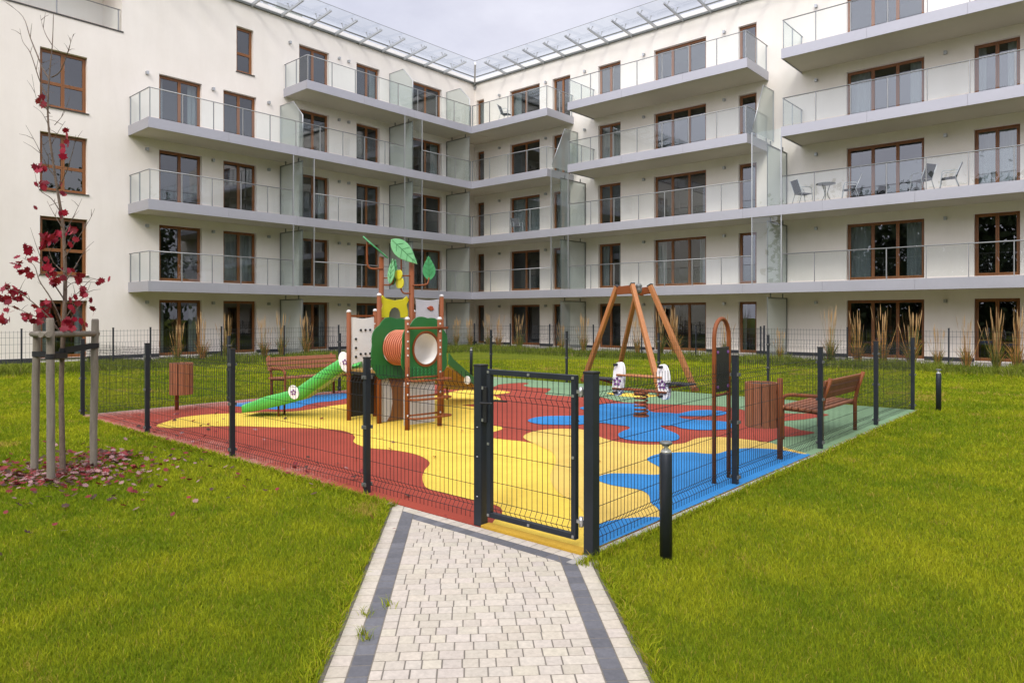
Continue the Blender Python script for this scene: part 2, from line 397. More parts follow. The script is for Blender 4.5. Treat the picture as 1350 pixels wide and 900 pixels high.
while x < -2.6:                                        # two courses along the fence, between the mitres
    for (ya, yb, tf, off) in ((FY-.1, FY, pale, 0), (FY-.2, FY-.1, dark, .1)):
        p = [(x, ya), (x+.105, ya), (x+.105, yb), (x, yb)]
        lo, hi = (WL+off)/q, (WR-off)/q
        # keep the part with lo+.1/q <= x+y <= hi-.1/q
        for sgn, lim in ((1, hi-.1/q), (-1, -(lo+.1/q))):
            out = []
            for i in range(len(p)):
                a, b = p[i], p[(i+1)%len(p)]; fa, fb = sgn*(a[0]+a[1])-lim, sgn*(b[0]+b[1])-lim
                if fa <= 0: out.append(a)
                if (fa <= 0) != (fb <= 0) and fa != fb:
                    t = fa/(fa-fb); out.append((a[0]+(b[0]-a[0])*t, a[1]+(b[1]-a[1])*t))
            p = out
        if len(p) >= 3 and area(p) > 3e-4: sett(p, .0092+random.uniform(-.0006, .0006), tf())
    x += .105
me = bpy.data.meshes.new('path'); me.from_pydata(pv, [], pf); me.materials.append(M['paver'])
a = me.attributes.new('tint', 'FLOAT_COLOR', 'POINT'); a.data.foreach_set('color', np.c_[np.array(pt, np.float32), np.ones(len(pt), np.float32)].ravel())
tag(link('path', me), kind='structure')
jb = MB()                                              # sand bed under the joints and the kerb of the path
bed = clipy([pw(S0, WL), pw(S0, WR), pw(S1, WR), pw(S1, WL)], FY); bed = bed if True else bed
jb.add([(x, y, .0072) for x, y in bed], [tuple(range(len(bed)))])
for w0, w1 in ((WL-.055, WL-.002), (WR+.002, WR+.055)):
    p = clipy([pw(S0, w0), pw(S0, w1), pw(S1, w1), pw(S1, w0)], FY)
    jb.plate([(x, y) for x, y in p], (0, 0, -.02), (1,0,0), (0,1,0), .05)
tag(jb.build('path_bed', 'kerb'), kind='structure')
kb = MB()
kb.box(X1+.003, X1+.065, 3.75, 13.86, -.1, .013); kb.box(X0-.06, X0-.003, 3.9, 13.86, -.1, .006); kb.box(X0-.06, X1+.06, 13.803, 13.86, -.1, .0065)
kb.box(-2.86, X1, 3.70, 3.93, -.1, .0055)
tag(kb.build('kerb', 'concrete'), kind='structure')

# ------------------------------------------------------------------ apartment building
WX, WY = -28.9, 29.4; FXL, FYR = -26.98, 27.2
def wp(w, a, dep, z): return (WX-dep, a, z) if w == 'L' else (a, WY+dep, z)
def wbox(mb, w, a0, a1, d0, d1, z0, z1):
    if w == 'L': mb.box(WX-d1, WX-d0, a0, a1, z0, z1)
    else: mb.box(a0, a1, WY+d0, WY+d1, z0, z1)
bld = thing('apartment_building', (WX, WY, 0), 'cream five storey apartment building in an L shape with glass balconies', 'building')
FL = [0, 2.98, 5.96, 8.94, 11.92]
ROOFZ = 15.24
kl, kr = 1.014, 1.030
wins = []
def addw(w, a0, a1, z0, z1, cols, rows=None, sill=False): wins.append((w, a0, a1, z0, z1, cols, rows, sill))
for k in range(5):
    f = FL[k]; top = f+2.28; bot = f+.06
    if k < 4:
        addw('L', 7.57, 9.07, (f+.14), f+2.2, 2, [.43], True)
        addw('L', 11.62, 13.32, bot, top, 2); addw('L', 14.24, 15.74, bot, top, 2)
    else:
        addw('L', 14.82, 15.60, 12.15, 14.11, 1, [.43], True)
    addw('L', 17.85, 19.46, bot, top, 2); addw('L', 21.05, 22.48, bot, top, 2); addw('L', 24.62, 26.79, bot, top, 2)
    t2 = f+2.25
    addw('R', -28.55, -28.33+.0, bot, t2, 1) if False else None
    addw('R', -28.75, -28.15, bot, t2, 1)
    addw('R', -26.15, -24.0, bot, t2, 2); addw('R', -23.12, -21.95, bot, t2, 2); addw('R', -20.2, -18.88, bot, t2, 2)
    addw('R', -17.03, -14.38, bot, t2, 3); addw('R', -12.87, -12.07, bot, t2, 1); addw('R', -8.46, -5.78, bot, t2, 3)
    addw('R', -4.23, -2.91, bot, t2, 2 if k else 2); addw('R', -.6, 1.9, bot, t2, 3)
LOG = ('L', 1.0, 10.25, 12.42, 15.05)                  # recessed terrace of the top floor
A_RANGE = {'L': (-4.0, WY), 'R': (WX, 9.0)}
rooms = MB(); curtain_i = 0
for w in 'LR':
    holes = [(h[1], h[2], h[3], h[4]) for h in wins if h[0] == w]
    if w == 'L': holes.append(LOG[1:])
    A = sorted({A_RANGE[w][0], A_RANGE[w][1], *[h[0] for h in holes], *[h[1] for h in holes]})
    Z = sorted({-.3, ROOFZ, *[h[2] for h in holes], *[h[3] for h in holes]})
    mb = MB(); idx = {}
    def vid(a, z):
        if (a, z) not in idx: idx[(a, z)] = len(mb.v); mb.v.append(wp(w, a, 0, z))
        return idx[(a, z)]
    for i in range(len(A)-1):
        for j in range(len(Z)-1):
            ac, zc = (A[i]+A[i+1])/2, (Z[j]+Z[j+1])/2
            if any(h[0] < ac < h[1] and h[2] < zc < h[3] for h in holes): continue
            mb.f.append([vid(A[i], Z[j]), vid(A[i+1], Z[j]), vid(A[i+1], Z[j+1]), vid(A[i], Z[j+1])]); mb.m.append(0); mb.sm.append(False)
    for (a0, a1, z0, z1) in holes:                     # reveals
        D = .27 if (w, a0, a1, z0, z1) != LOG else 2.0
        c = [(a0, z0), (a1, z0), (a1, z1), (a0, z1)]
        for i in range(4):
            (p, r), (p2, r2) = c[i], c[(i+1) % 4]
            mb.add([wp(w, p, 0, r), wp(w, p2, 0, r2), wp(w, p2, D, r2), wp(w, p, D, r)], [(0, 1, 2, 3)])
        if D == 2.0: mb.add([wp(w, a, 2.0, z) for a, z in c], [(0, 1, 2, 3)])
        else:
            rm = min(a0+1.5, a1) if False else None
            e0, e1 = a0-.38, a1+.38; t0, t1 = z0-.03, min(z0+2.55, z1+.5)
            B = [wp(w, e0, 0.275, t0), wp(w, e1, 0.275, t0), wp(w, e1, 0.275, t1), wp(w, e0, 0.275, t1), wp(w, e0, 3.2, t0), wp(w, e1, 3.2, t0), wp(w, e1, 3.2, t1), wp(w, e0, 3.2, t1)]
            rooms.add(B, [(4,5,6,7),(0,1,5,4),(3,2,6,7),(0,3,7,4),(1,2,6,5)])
    mb.build('wall', 'wall', bld)
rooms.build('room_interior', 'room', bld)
def window(w, a0, a1, z0, z1, cols, rows, sill, dd=0.0, ratio=None):
    mb = MB(); b = .055; d0, d1 = .17+dd, .24+dd
    wbox(mb, w, a0, a0+b, d0, d1, z0, z1); wbox(mb, w, a1-b, a1, d0, d1, z0, z1)
    wbox(mb, w, a0+b, a1-b, d0, d1, z1-b, z1); wbox(mb, w, a0+b, a1-b, d0, d1, z0, z0+b)
    n = cols; sw = (a1-a0-2*b)/n; pn = MB()
    zs = [z0+b, z1-b]
    if rows: zs = [z0+b] + [z0+(z1-z0)*r for r in rows] + [z1-b]
    for i in range(n):
        for j in range(len(zs)-1):
            p0, p1, r0, r1 = a0+b+i*sw, a0+b+(i+1)*sw, zs[j], zs[j+1]; e = .052; m0, m1 = d0-.014, d1-.012
            g_ = .003
            p0 += g_; p1 -= g_; r0 += g_; r1 -= g_
            wbox(mb, w, p0, p0+e, m0, m1, r0, r1); wbox(mb, w, p1-e, p1, m0, m1, r0, r1)
            wbox(mb, w, p0+e, p1-e, m0, m1, r1-e, r1); wbox(mb, w, p0+e, p1-e, m0, m1, r0, r0+e)
            wbox(pn, w, p0+e, p1-e, d0+.02, d0+.026, r0+e, r1-e) if False else None
            tl = random.uniform(-.004, .004); tv = random.uniform(-.004, .004)
            pn.add([wp(w, p0+e-.002, d0+.025+tl, r0+e-.002), wp(w, p1-e+.002, d0+.025-tl, r0+e-.002), wp(w, p1-e+.002, d0+.025-tl+tv, r1-e+.002), wp(w, p0+e-.002, d0+.025+tl+tv, r1-e+.002)], [(0,1,2,3)])
    o = mb.build('window', 'frame', bld)
    pn.build('pane', 'pane', o)
    if sill:
        sb = MB(); wbox(sb, w, a0-.03, a1+.05, -.05, .17, z0-.035, z0-.003); sb.build('sill', 'sill', o)
    if random.random() < .33 and z1-z0 > 1.5 and not dd:  # drapes inside
        cb = MB(); cb.smooth = True
        full = random.random() < .35; segs = []
        W_ = a1-a0
        segs = [(a0-.05, a1+.05)] if full else [(a0-.05, a0+W_*random.uniform(.16, .3)), (a1-W_*random.uniform(.14, .3), a1+.05)]
        for c0, c1 in segs:
            k_ = max(4, int((c1-c0)/.035)); vs = []
            for i in range(k_+1):
                aa = c0+(c1-c0)*i/k_; dp = .42+.03*math.sin(i*1.3)
                vs += [wp(w, aa, dp, z0+.02), wp(w, aa, dp, z1+.1)]
            cb.add(vs, [(2*i, 2*i+2, 2*i+3, 2*i+1) for i in range(k_)])
        cb.build('curtain', 'curtain', o)
for h in wins: window(*h)
window('L', 4.2, 7.2, 12.45, 14.7, 3, None, False, dd=1.93); window('L', 8.9, 9.75, 12.45, 14.6, 1, None, False, dd=1.93)
# plinth, roof, terrace wall and loggia rail
def plinth(w, lo, hi):
    cuts = sorted((h[1], h[2]) for h in wins if h[0] == w and h[3] < 1)
    p = lo
    for a0, a1 in cuts:
        if a0 > p: pb = MB(); wbox(pb, w, p, a0, -.012, .05, -.2, .16); pb.build('plinth', 'plinth', bld)
        p = a1
    pb = MB(); wbox(pb, w, p, hi, -.012, .05, -.2, .16); pb.build('plinth', 'plinth', bld)
plinth('L', -4, WY-.02); plinth('R', WX+.02, 9)
rf = MB()
rf.box(WX-14, WX, -4, WY+14, ROOFZ, ROOFZ+.06); rf.box(WX+.001, 9, WY, WY+14, ROOFZ, ROOFZ+.06)
rf.box(WX-.62, WX-.40, -4, WY+.5, ROOFZ+.06, ROOFZ+.42); rf.box(WX-.4, 9, WY+.40, WY+.62, ROOFZ+.06, ROOFZ+.42)
rf.box(WX-14, WX, -4, -3.98, -.2, ROOFZ); rf.box(8.98, 9, WY, WY+14, -.2, ROOFZ)
rf.build('roof', 'roof', bld)
lb = MB(); lb.box(WX-.10, WX+.03, 1.0, 10.30, 12.42, 12.47)
lo_ = lb.build('parapet_coping', 'sill', bld)
lr = MB(); lr.tube([(WX-.05, 1, 13.28), (WX-.05, 10.22, 13.28)], .022, 8)
for yy in (1.3, 3.6, 5.9, 8.1, 10.15): lr.box(WX-.07, WX-.04, yy-.022, yy+.022, 12.47, 13.27)
lr = lr.build('railing', 'rail_steel', bld)
lg = MB()
for y0, y1 in ((1.33, 3.57), (3.63, 5.87), (5.93, 8.07), (8.13, 10.12)): lg.add([(WX-.035, y0, 12.52), (WX-.035, y1, 12.52), (WX-.035, y1, 13.24), (WX-.035, y0, 13.24)], [(0,1,2,3)])
lg.build('rail_pane', 'rail_glass', lr)

LT = [2.92, 5.92, 8.92, 11.92]                         # balcony tops
DEP = {'L': WX-FXL, 'R': FYR-WY}                       # both negative: outward
def balcony(w, a0, a1, k, e0, e1, skips=(), spacing=1.25):
    "e0/e1: closed by a side panel at that end; skips: stretches of full height glass instead of the rail"
    top = LT[k-1]; F = -DEP[w] if False else DEP[w]; FO = -abs(F)
    sl = MB(); wbox(sl, w, a0+.03, a1-.03, FO+.03, 0, top-.34, top-.012)
    o = sl.build('balcony', 'soffit', bld)
    fa = MB(); p = a0
    while p < a1-.01:                                  # cassette panels with open joints
        e = min(p+3.05, a1)
        if a1-e < .6: e = a1
        wbox(fa, w, p+.003, e-.003, FO, FO+.028, top-.38, top); p = e
    if e0: wbox(fa, w, a0, a0+.028, FO+.03, 0, top-.38, top)
    if e1: wbox(fa, w, a1-.028, a1, FO+.03, 0, top-.38, top)
    wbox(fa, w, a0+.03, a1-.03, FO+.03, 0, top-.010, top-.002)
    fa.build('fascia', 'fascia', o)
    rl = MB(); gl = MB(); RH = top+1.10; off = FO+.05; done = []
    def post(a, d): wbox(rl, w, a-.014, a+.014, d-.022, d+.022, top, RH-.02)
    def run(pa, pb):
        n = max(1, round((pb-pa)/spacing)); st = (pb-pa)/n
        for i in range(n+1): post(min(max(pa+i*st, pa+.02), pb-.02), off)
        rl.tube([wp(w, pa, off, RH), wp(w, pb, off, RH)], .021, 8)
        for i in range(n):
            b0, b1 = pa+i*st+.03, pa+(i+1)*st-.03
            gl.add([wp(w, b0, off-.026, top+.05), wp(w, b1, off-.026, top+.05), wp(w, b1, off-.026, RH-.045), wp(w, b0, off-.026, RH-.045)], [(0,1,2,3)])
    st = [a0+(.05 if e0 else 0)] + [v for s_ in skips for v in s_] + [a1-(.05 if e1 else 0)]
    for i in range(0, len(st), 2):
        rl, gl = MB(), MB(); done.append((rl, gl)); run(st[i], st[i+1])
    for e, a, ri in ((e0, a0+.05, 0), (e1, a1-.05, -1)):
        if not e: continue
        rl, gl = done[ri]
        n = 2; L = -off
        for i in range(n): wbox(rl, w, a-.022, a+.022, off+L*(i+1)/(n+.12)-.014, off+L*(i+1)/(n+.12)+.014, top, RH-.02)
        rl.tube([wp(w, a, off, RH), wp(w, a, -.01, RH)], .021, 8)
        for i in range(n):
            b0, b1 = off+L*i/(n+.12)+.03, off+L*(i+1)/(n+.12)-.03
            gl.add([wp(w, a, b0, top+.05), wp(w, a, b1, top+.05), wp(w, a, b1, RH-.045), wp(w, a, b0, RH-.045)], [(0,1,2,3)])
    for rl, gl in done: rl.build('railing', 'rail_steel', o); gl.build('rail_pane', 'rail_glass', o)
LS = [(16.40, 17.42), (22.55, 23.68)]; RS = [(-21.5, -20.45), (-11.36, -10.2)]
for k in (1, 2):
    balcony('L', 10.47, WY-2.2, k, True, False, LS); balcony('R', FXL, 7.0, k, False, True, RS)
balcony('L', 10.47, WY-2.2, 3, True, False, [LS[1]]); balcony('L', 17.05, WY-2.2, 4, True, False)
for k in (3, 4):
    balcony('R', FXL, -21.72, k, False, True); balcony('R', -20.47, -11.55, k, True, True); balcony('R', -10.2, 7.0, k, True, True)
for k in range(4):                                     # corner infill slabs between the two wings
    cs = MB(); cs.box(WX, FXL, FYR, WY, LT[k]-.34, LT[k]-.012); cs.build('corner_slab', 'soffit', bld)

def front_glass(w, a0, a1, z0, z1):
    "full height clear pane in the balcony front"
    FO = -abs(DEP[w])+.03; fb = MB()
    for a in (a0, a1): wbox(fb, w, a-.02, a+.02, FO-.02, FO+.02, z0, z1)
    o = fb.build('wind_screen', 'steel', bld)
    gb = MB(); gb.add([wp(w, a0+.02, FO, z0+.03), wp(w, a1-.02, FO, z0+.03), wp(w, a1-.02, FO, z1-.03), wp(w, a0+.02, FO, z1-.03)], [(0,1,2,3)])
    gb.build('screen_pane', 'rail_glass', o)
def privacy(w, a, z0, H, style, reach=None):
    "frosted screen square to the wall; style hung: under a slab, cut: sloping front corner"
    D = abs(DEP[w])-.06 if reach is None else reach; fb = MB(); gb = MB(); t = .02
    if style == 'hung':
        wbox(fb, w, a-t, a+t, -.07, -.02, z0, z0+H); wbox(fb, w, a-t, a+t, -D, -.02, z0+H-.05, z0+H)
        for d in (.45, D-.35): wbox(fb, w, a-.02, a+.02, -d-.04, -d, z0+H, z0+H+.16)
        wbox(fb, w, a-.012, a+.012, -D, -D+.035, z0, z0+H-.05)
        poly = [(-.07, z0), (-.07, z0+H-.05), (-D+.035, z0+H-.05), (-D+.035, z0)]
    elif style == 'cut':
        c = min(.75, D*.4); pts = [(-.02, H), (-D+c, H), (-D, H-.75), (-D, 0)]
        fb.tube([wp(w, a, d, z0+z) for d, z in pts], .022, 6); wbox(fb, w, a-t, a+t, -.07, -.02, z0, z0+H)
        poly = [(-.05, z0), (-.05, z0+H)] + [(d, z0+z) for d, z in pts[1:]]
    else:
        pts = [(-.02, H), (-D*.52, H), (-D, .12)]
        fb.tube([wp(w, a, d, z0+z) for d, z in pts], .022, 6); wbox(fb, w, a-t, a+t, -.07, -.02, z0, z0+H)
        poly = [(-.05, z0), (-.05, z0+H)] + [(d, z0+z) for d, z in pts[1:]] + [(-D, z0)]
    o = fb.build('privacy_screen', 'dark_steel' if style == 'hung' else 'steel', bld)
    gb.add([wp(w, a, d, z) for d, z in poly], [tuple(range(len(poly)))]); gb.build('screen_pane', 'frosted', o)
floors = [.03] + LT
for k in range(0, 5):
    hung = {'LA': k <= 2, 'LB': k <= 3, 'LC': k <= 3, 'RA': k <= 2, 'RB': k <= 2}
    z0 = floors[k]+.02; Hh = (LT[k]-.38-.16-z0) if k < 4 else 2.2
    if k <= 3: privacy('L', 16.88, z0, Hh if hung['LA'] else 2.15, 'hung' if hung['LA'] else 'cut')
    for a in (23.1, 27.12): privacy('L', a, z0, Hh if k <= 3 else 2.2, 'hung' if k <= 3 else 'cut')
    if k <= 2:
        privacy('R', -20.97, z0, Hh, 'hung', 2.1); privacy('R', -10.78, z0, Hh, 'hung', 2.1)
    if k == 3:
        privacy('R', -21.45, z0, 2.1, 'slope', 2.17); privacy('R', -11.33, z0, 2.1, 'slope', 2.17)
    if k in (1, 2):
        front_glass('L', *LS[0], floors[k], LT[k]-.38)
        for s_ in RS: front_glass('R', *s_, floors[k], LT[k]-.38 if k == 1 else LT[2]-.02)
    if k in (1, 2, 3): front_glass('L', *LS[1], floors[k], LT[k]-.38)
# wall lamps beside the doors
for k in range(5):
    z = FL[k]+2.18
    for w, alist in (('L', (11.15, 13.78, 16.3, 20.0, 20.55, 24.0) if k < 4 else (17.35, 20.0, 20.55)), ('R', (-26.9, -23.55, -21.0, -17.55, -13.5, -9.6, -5.1, -1.6))):
        for a_ in alist:
            b_ = MB(); wbox(b_, w, a_-.055, a_+.055, -.03, 0, z-.05, z+.05); wbox(b_, w, a_-.045, a_+.045, -.13, -.03, z-.065, z+.055)
            b_.build('wall_lamp', 'steel', bld)
# glass canopy at the eaves
cp = MB()
cp.box(WX+.001, WX+.10, 0, WY-.1, ROOFZ-.11, ROOFZ-.02); cp.box(WX+.1, -6.5, WY-.10, WY-.001, ROOFZ-.11, ROOFZ-.02)
cp.box(WX+.55, WX+.59, 0, WY-.6, ROOFZ+.03, ROOFZ+.08); cp.box(WX+.6, -6.5, WY-.59, WY-.55, ROOFZ+.03, ROOFZ+.08)
can = cp.build('glass_canopy', 'dark_steel', bld)
ys = [WY-2.55-1.42*i for i in range(18)]; xs = [WX+2.55+1.36*i for i in range(14)]
for w, lst in (('L', ys), ('R', xs)):
    for a_ in lst:
        b_ = MB(); b_.beam(wp(w, a_, -.02, ROOFZ-.07), wp(w, a_, -1.86, ROOFZ+.10), .06, .15, h2=.07)
        for d in (-.75, -1.55):
            zz = ROOFZ-.07+.17*(-d-.02)/1.84
            for s_ in (-.11, .11):
                b_.beam(wp(w, a_, d, zz+.05), wp(w, a_+s_, d-.03, ROOFZ+.235), .02, .02)
                q_ = wp(w, a_+s_, d-.03, ROOFZ+.235); b_.box(q_[0]-.03, q_[0]+.03, q_[1]-.03, q_[1]+.03, ROOFZ+.225, ROOFZ+.245)
        b_.build('bracket', 'steel', can)
b_ = MB(); b_.beam((WX, WY, ROOFZ-.1), (WX+2.05, WY-2.05, ROOFZ+.12), .09, .16); b_.beam((WX+.06, WY-.06, ROOFZ-.4), (WX+.06, WY-.06, ROOFZ), .08, .08); b_.build('bracket', 'steel', can)
gz = ROOFZ+.255; cg = MB(); ed = MB()
seams = [WY-2.1]+[y for y in ys]+[1.0]
for i in range(len(ys)): 
    y1 = (WY-2.02) if i == 0 else ys[i]+0.0; 
    yb = ys[i+1] if i+1 < len(ys) else ys[i]-1.4
    ya = WY-2.02 if i == 0 else ys[i]
    cg.add([(WX-.12, yb+.012, gz), (WX+2.02, yb+.012, gz), (WX+2.02, ya-.012, gz), (WX-.12, ya-.012, gz)], [(0,1,2,3)])
for i in range(len(xs)):
    xa = WX+2.02 if i == 0 else xs[i]; xb = xs[i+1] if i+1 < len(xs) else xs[i]+1.36
    cg.add([(xa+.012, WY-2.02, gz), (xb-.012, WY-2.02, gz), (xb-.012, WY+.12, gz), (xa+.012, WY+.12, gz)], [(0,1,2,3)])
cg.add([(WX-.12, WY-2.0, gz), (WX+2.0, WY-2.0, gz), (WX+2.0, WY+.12, gz), (WX-.12, WY+.12, gz)], [(0,1,2,3)])
cg.build('canopy_pane', 'canopy_glass', can)
ed.box(WX+2.022, WX+2.034, ys[-1]-1.4, WY-2.034, gz-.012, gz+.004); ed.box(WX+2.022, xs[-1]+1.36, WY-2.034, WY-2.022, gz-.012, gz+.004)
ed.build('edge_trim', 'dark_steel', can)
# terrace strips along the ground floor
tr = MB(); tr.box(WX+.0, FXL+.15, 10.3, 27.05, -.1, .02); tr.box(WX, 7, 27.05, WY, -.1, .021)
tag(tr.build('terrace', 'concrete'), kind='structure')

# things on the roof
rv = thing('roof_vent', (-30.9, 17.2, ROOFZ), 'green grey ventilation unit with bent pipes on the flat roof', 'vent')
b_ = MB(); b_.box(-31.3, -30.3, 17.6, 18.9, ROOFZ+.06, ROOFZ+1.05); b_.build('housing', surf('vent_green', (.20, .23, .20), .6, var=.1), rv, .02)
b_ = MB()
for yy in (16.4, 16.9, 17.3):
    b_.tube(spline([(-30.8, yy, ROOFZ+.06), (-30.8, yy, ROOFZ+.8), (-30.7, yy-.1, ROOFZ+1.05), (-30.5, yy-.25, ROOFZ+1.0)], 4), .11, 10)
b_.box(-31, -30.6, 17.7, 18.5, ROOFZ+1.05, ROOFZ+1.35)
b_.build('pipe', 'steel', rv)
for (yy, xx, lab) in ((23.2, -31.6, 'small pale chimney box on the roof near the inner corner'),):
    c_ = thing('chimney', (xx, yy, ROOFZ), lab, 'chimney')
    b_ = MB(); b_.box(xx-.35, xx+.35, yy-.5, yy+.5, ROOFZ+.06, ROOFZ+.95); b_.build('stack', 'wall', c_)
    b_ = MB(); b_.box(xx-.42, xx+.42, yy-.57, yy+.57, ROOFZ+.952, ROOFZ+1.04); b_.build('cap', 'dark_steel', c_)
c_ = thing('roof_hatch', (-15.6, 31.2, ROOFZ), 'small grey hatch box on the roof of the right wing', 'hatch')
b_ = MB(); b_.box(-16.1, -15.0, 30.9, 31.7, ROOFZ+.06, ROOFZ+.78); b_.build('curb', 'dark_steel', c_); b_ = MB(); b_.box(-16.15, -14.95, 30.85, 31.75, ROOFZ+.785, ROOFZ+.86); b_.build('lid', 'steel', c_)

# ------------------------------------------------------------------ balcony furniture
def chair(loc, rz, label, lounge=False):
    x, y, z = loc
    t = thing('balcony_chair', (0, 0, 0), label, 'chair', 'grey chairs on the balconies')
    s_ = MB(); s_.beam((-.24, 0, .42), (.22, 0, .40), .46, .018, (0,0,1)); s_.build('seat', 'mesh_fabric', t)
    b_ = MB(); b_.beam((-.22, 0, .44), (-.40, 0, .92), .44, .016, (1,0,0)); b_.build('backrest', 'mesh_fabric', t)
    for sy in (-.25, .25):
        l_ = MB(); l_.tube(spline([(.26, sy, 0), (.20, sy, .38), (.17, sy, .62), (-.02, sy, .645), (-.29, sy, .62)], 3), .013, 6); l_.build('armrest', 'steel', t)
        l_ = MB(); l_.tube([(-.34, sy, 0), (-.20, sy, .42), (-.41, sy, .94)], .013, 6); l_.build('back_leg', 'steel', t)
    t.location = loc; t.rotation_euler = (0, 0, rz); return t
ZB = LT[1]
chair((-9.55, 27.75, ZB), PI*.5+.9-PI/2, 'leftmost grey balcony chair facing right towards the small round table')
chair((-7.95, 27.95, ZB), PI+.35, 'grey balcony chair just right of the small round table')
chair((-5.55, 27.75, ZB), PI*.85, 'grey balcony chair half hidden before the right edge of a triple window')
chair((-4.75, 27.85, ZB), .15+PI, 'rightmost grey balcony chair, before the wall between two windows')
chair((-25.0, 27.8, LT[3]), .3, 'dark chair on the top corner balcony behind the glass rail')
chair((-24.4, 28.0, LT[1]), -.5, 'dark chair on the third level balcony before the double door near the corner')
tb = thing('balcony_table', (-8.72, 27.75, ZB), 'small round metal bistro table between two balcony chairs', 'table')
b_ = MB(); b_.lathe((-8.72, 27.75, ZB), [(.33, .68), (.345, .69), (.345, .705), (.33, .715)], 24); b_.build('tabletop', 'dark_steel', tb)
b_ = MB()
for i in range(3):
    a_ = 2*PI*i/3; c_, s_ = math.cos(a_), math.sin(a_)
    b_.tube(spline([(-8.72+.22*c_, 27.75+.22*s_, ZB), (-8.72+.06*c_, 27.75+.06*s_, ZB+.3), (-8.72+.16*c_, 27.75+.16*s_, ZB+.68)], 4), .014, 6)
b_.build('legs', 'dark_steel', tb)

# ------------------------------------------------------------------ fences
def mesh_panel(p, q_, name, parent, zb=.03, zt=1.2, pitch=.05, r=.0016, folds=((.08, .03), (1.02, .03)), hz=(.3, .52, .74, .9), nrm=None):
    p, q_ = Vector(p), Vector(q_); d = (q_-p); L = d.length; d.normalize(); n = Vector((d.y, -d.x, 0)) if nrm is None else Vector(nrm)
    mb = MB(); prof = [(zb, 0)]; hs = list(hz)
    for z, o in folds:
        prof += [(z, 0), (z+.045, o), (z+.09, 0)]; hs += [z, z+.045, z+.09]
    prof.append((zt, 0)); off = {round(z, 4): o for z, o in prof}
    k = max(2, int(L/pitch)); st = L/k
    for i in range(1, k):
        c = p+d*(i*st); vs = []
        for z, o in prof:
            b = c+n*o
            vs += [(b+d*r+n*r)[:2]+(z,), (b-d*r+n*r)[:2]+(z,), (b-d*r-n*r)[:2]+(z,), (b+d*r-n*r)[:2]+(z,)]
        fs = [(j*4+m, j*4+(m+1)%4, j*4+4+(m+1)%4, j*4+4+m) for j in range(len(prof)-1) for m in range(4)]
        mb.add(vs, fs)
    for z in hs:
        o = off.get(round(z, 4), 0); a_ = p+n*(o+r*2)+Vector((0,0,z)); b_ = q_+n*(o+r*2)+Vector((0,0,z))
        mb.beam(a_, b_, r*2.3, r*2.3)
    return mb.build(name, 'wire', parent)
def post(parent, x, y, h=1.25, w=.06, t=.04, along='x', bolts=True):
    mb = MB(); a_, b_ = (w/2, t/2) if along == 'y' else (t/2, w/2)
    a_, b_ = (t/2, w/2) if along == 'x' else (w/2, t/2)
    mb.box(x-a_, x+a_, y-b_, y+b_, -.2, h); o = mb.build('post', 'anthracite', parent, .004)
    c = MB(); c.box(x-a_-.003, x+a_+.003, y-b_-.003, y+b_+.003, h, h+.018); c.build('post_cap', 'black', o, .003)
    if bolts:
        for z in (.09, .62, 1.08):
            for s_ in (1, -1):
                c = MB(); px_, py_ = (x, y+s_*(b_+.006)) if along == 'x' else (x+s_*(a_+.006), y)
                hx, hy = (.030, .006) if along == 'x' else (.006, .030)
                c.box(px_-hx, px_+hx, py_-hy, py_+hy, z-.016, z+.016)
                bx_, by_ = (px_, py_+s_*.008) if along == 'x' else (px_+s_*.008, py_)
                c.box(bx_-.009, bx_+.009, by_-.009, by_+.009, z-.009, z+.009); c.build('clamp', 'dark_steel', o)
    return o
def fence(name, label, pts, along, nrm, skip_first=False, skip_last=False, garden=False):
    f = thing(name, (*pts[0], 0), label, 'fence')
    for i, (x, y) in enumerate(pts):
        if (i == 0 and skip_first) or (i == len(pts)-1 and skip_last): continue
        post(f, x, y, along=along, bolts=not garden)
    for a_, b_ in zip(pts, pts[1:]):
        o = Vector(nrm)*(.028 if not garden else .024)
        if garden: mesh_panel(Vector((*a_, 0))+o, Vector((*b_, 0))+o, 'mesh_panel', f, .05, 1.2, .1, .0028, (), (.06, .3, .55, .8, 1.0, 1.16), nrm)
        else: mesh_panel(Vector((*a_, 0))+o, Vector((*b_, 0))+o, 'mesh_panel', f, nrm=nrm)
    return f
FYf, FXr, FYb, FXl = 4.0, -2.9, 13.85, -12.97
fence('mesh_fence', 'dark grey wire mesh fence on the front side, running left from the gate', [(-3.86, FYf), (-5.33, FYf), (-7.9, FYf), (-10.35, FYf), (FXl, FYf)], 'x', (0, 1, 0), skip_first=True)
fence('mesh_fence', 'dark grey wire mesh fence behind the sign and the right bench', [(-2.81, 4.0), (FXr, 6.55), (FXr, 9.02), (FXr, 11.52), (FXr, FYb)], 'y', (-1, 0, 0), skip_first=True)
fence('mesh_fence', 'dark grey wire mesh fence at the back, behind the wooden swing frame', [(FXr, FYb), (-5.45, FYb), (-7.9, FYb), (-10.45, FYb), (-13.0, FYb)], 'x', (0, -1, 0), skip_first=True)
fence('mesh_fence', 'dark grey wire mesh fence behind the left bin and the left bench', [(FXl, FYf), (FXl, 6.5), (FXl, 9.0), (FXl, 11.5), (-13.0, FYb)], 'y', (1, 0, 0), skip_first=True, skip_last=True)
GFX, GFY = -24.7, 25.1
fence('garden_fence', 'long low wire fence in front of the left wing gardens', [(GFX, y) for y in (1.0, 3.5, 6.0, 8.5, 9.65, 12.1, 14.6, 17.1, 19.6, 22.1, GFY)], 'y', (1, 0, 0), garden=True)
fence('garden_fence', 'long low wire fence in front of the right wing gardens', [(x, GFY) for x in (GFX, -22.3, -19.9, -17.5, -15.1, -12.7, -10.15, -7.2, -4.27, -1.8, .7, 3.2)], 'x', (0, -1, 0), skip_first=True, garden=True)
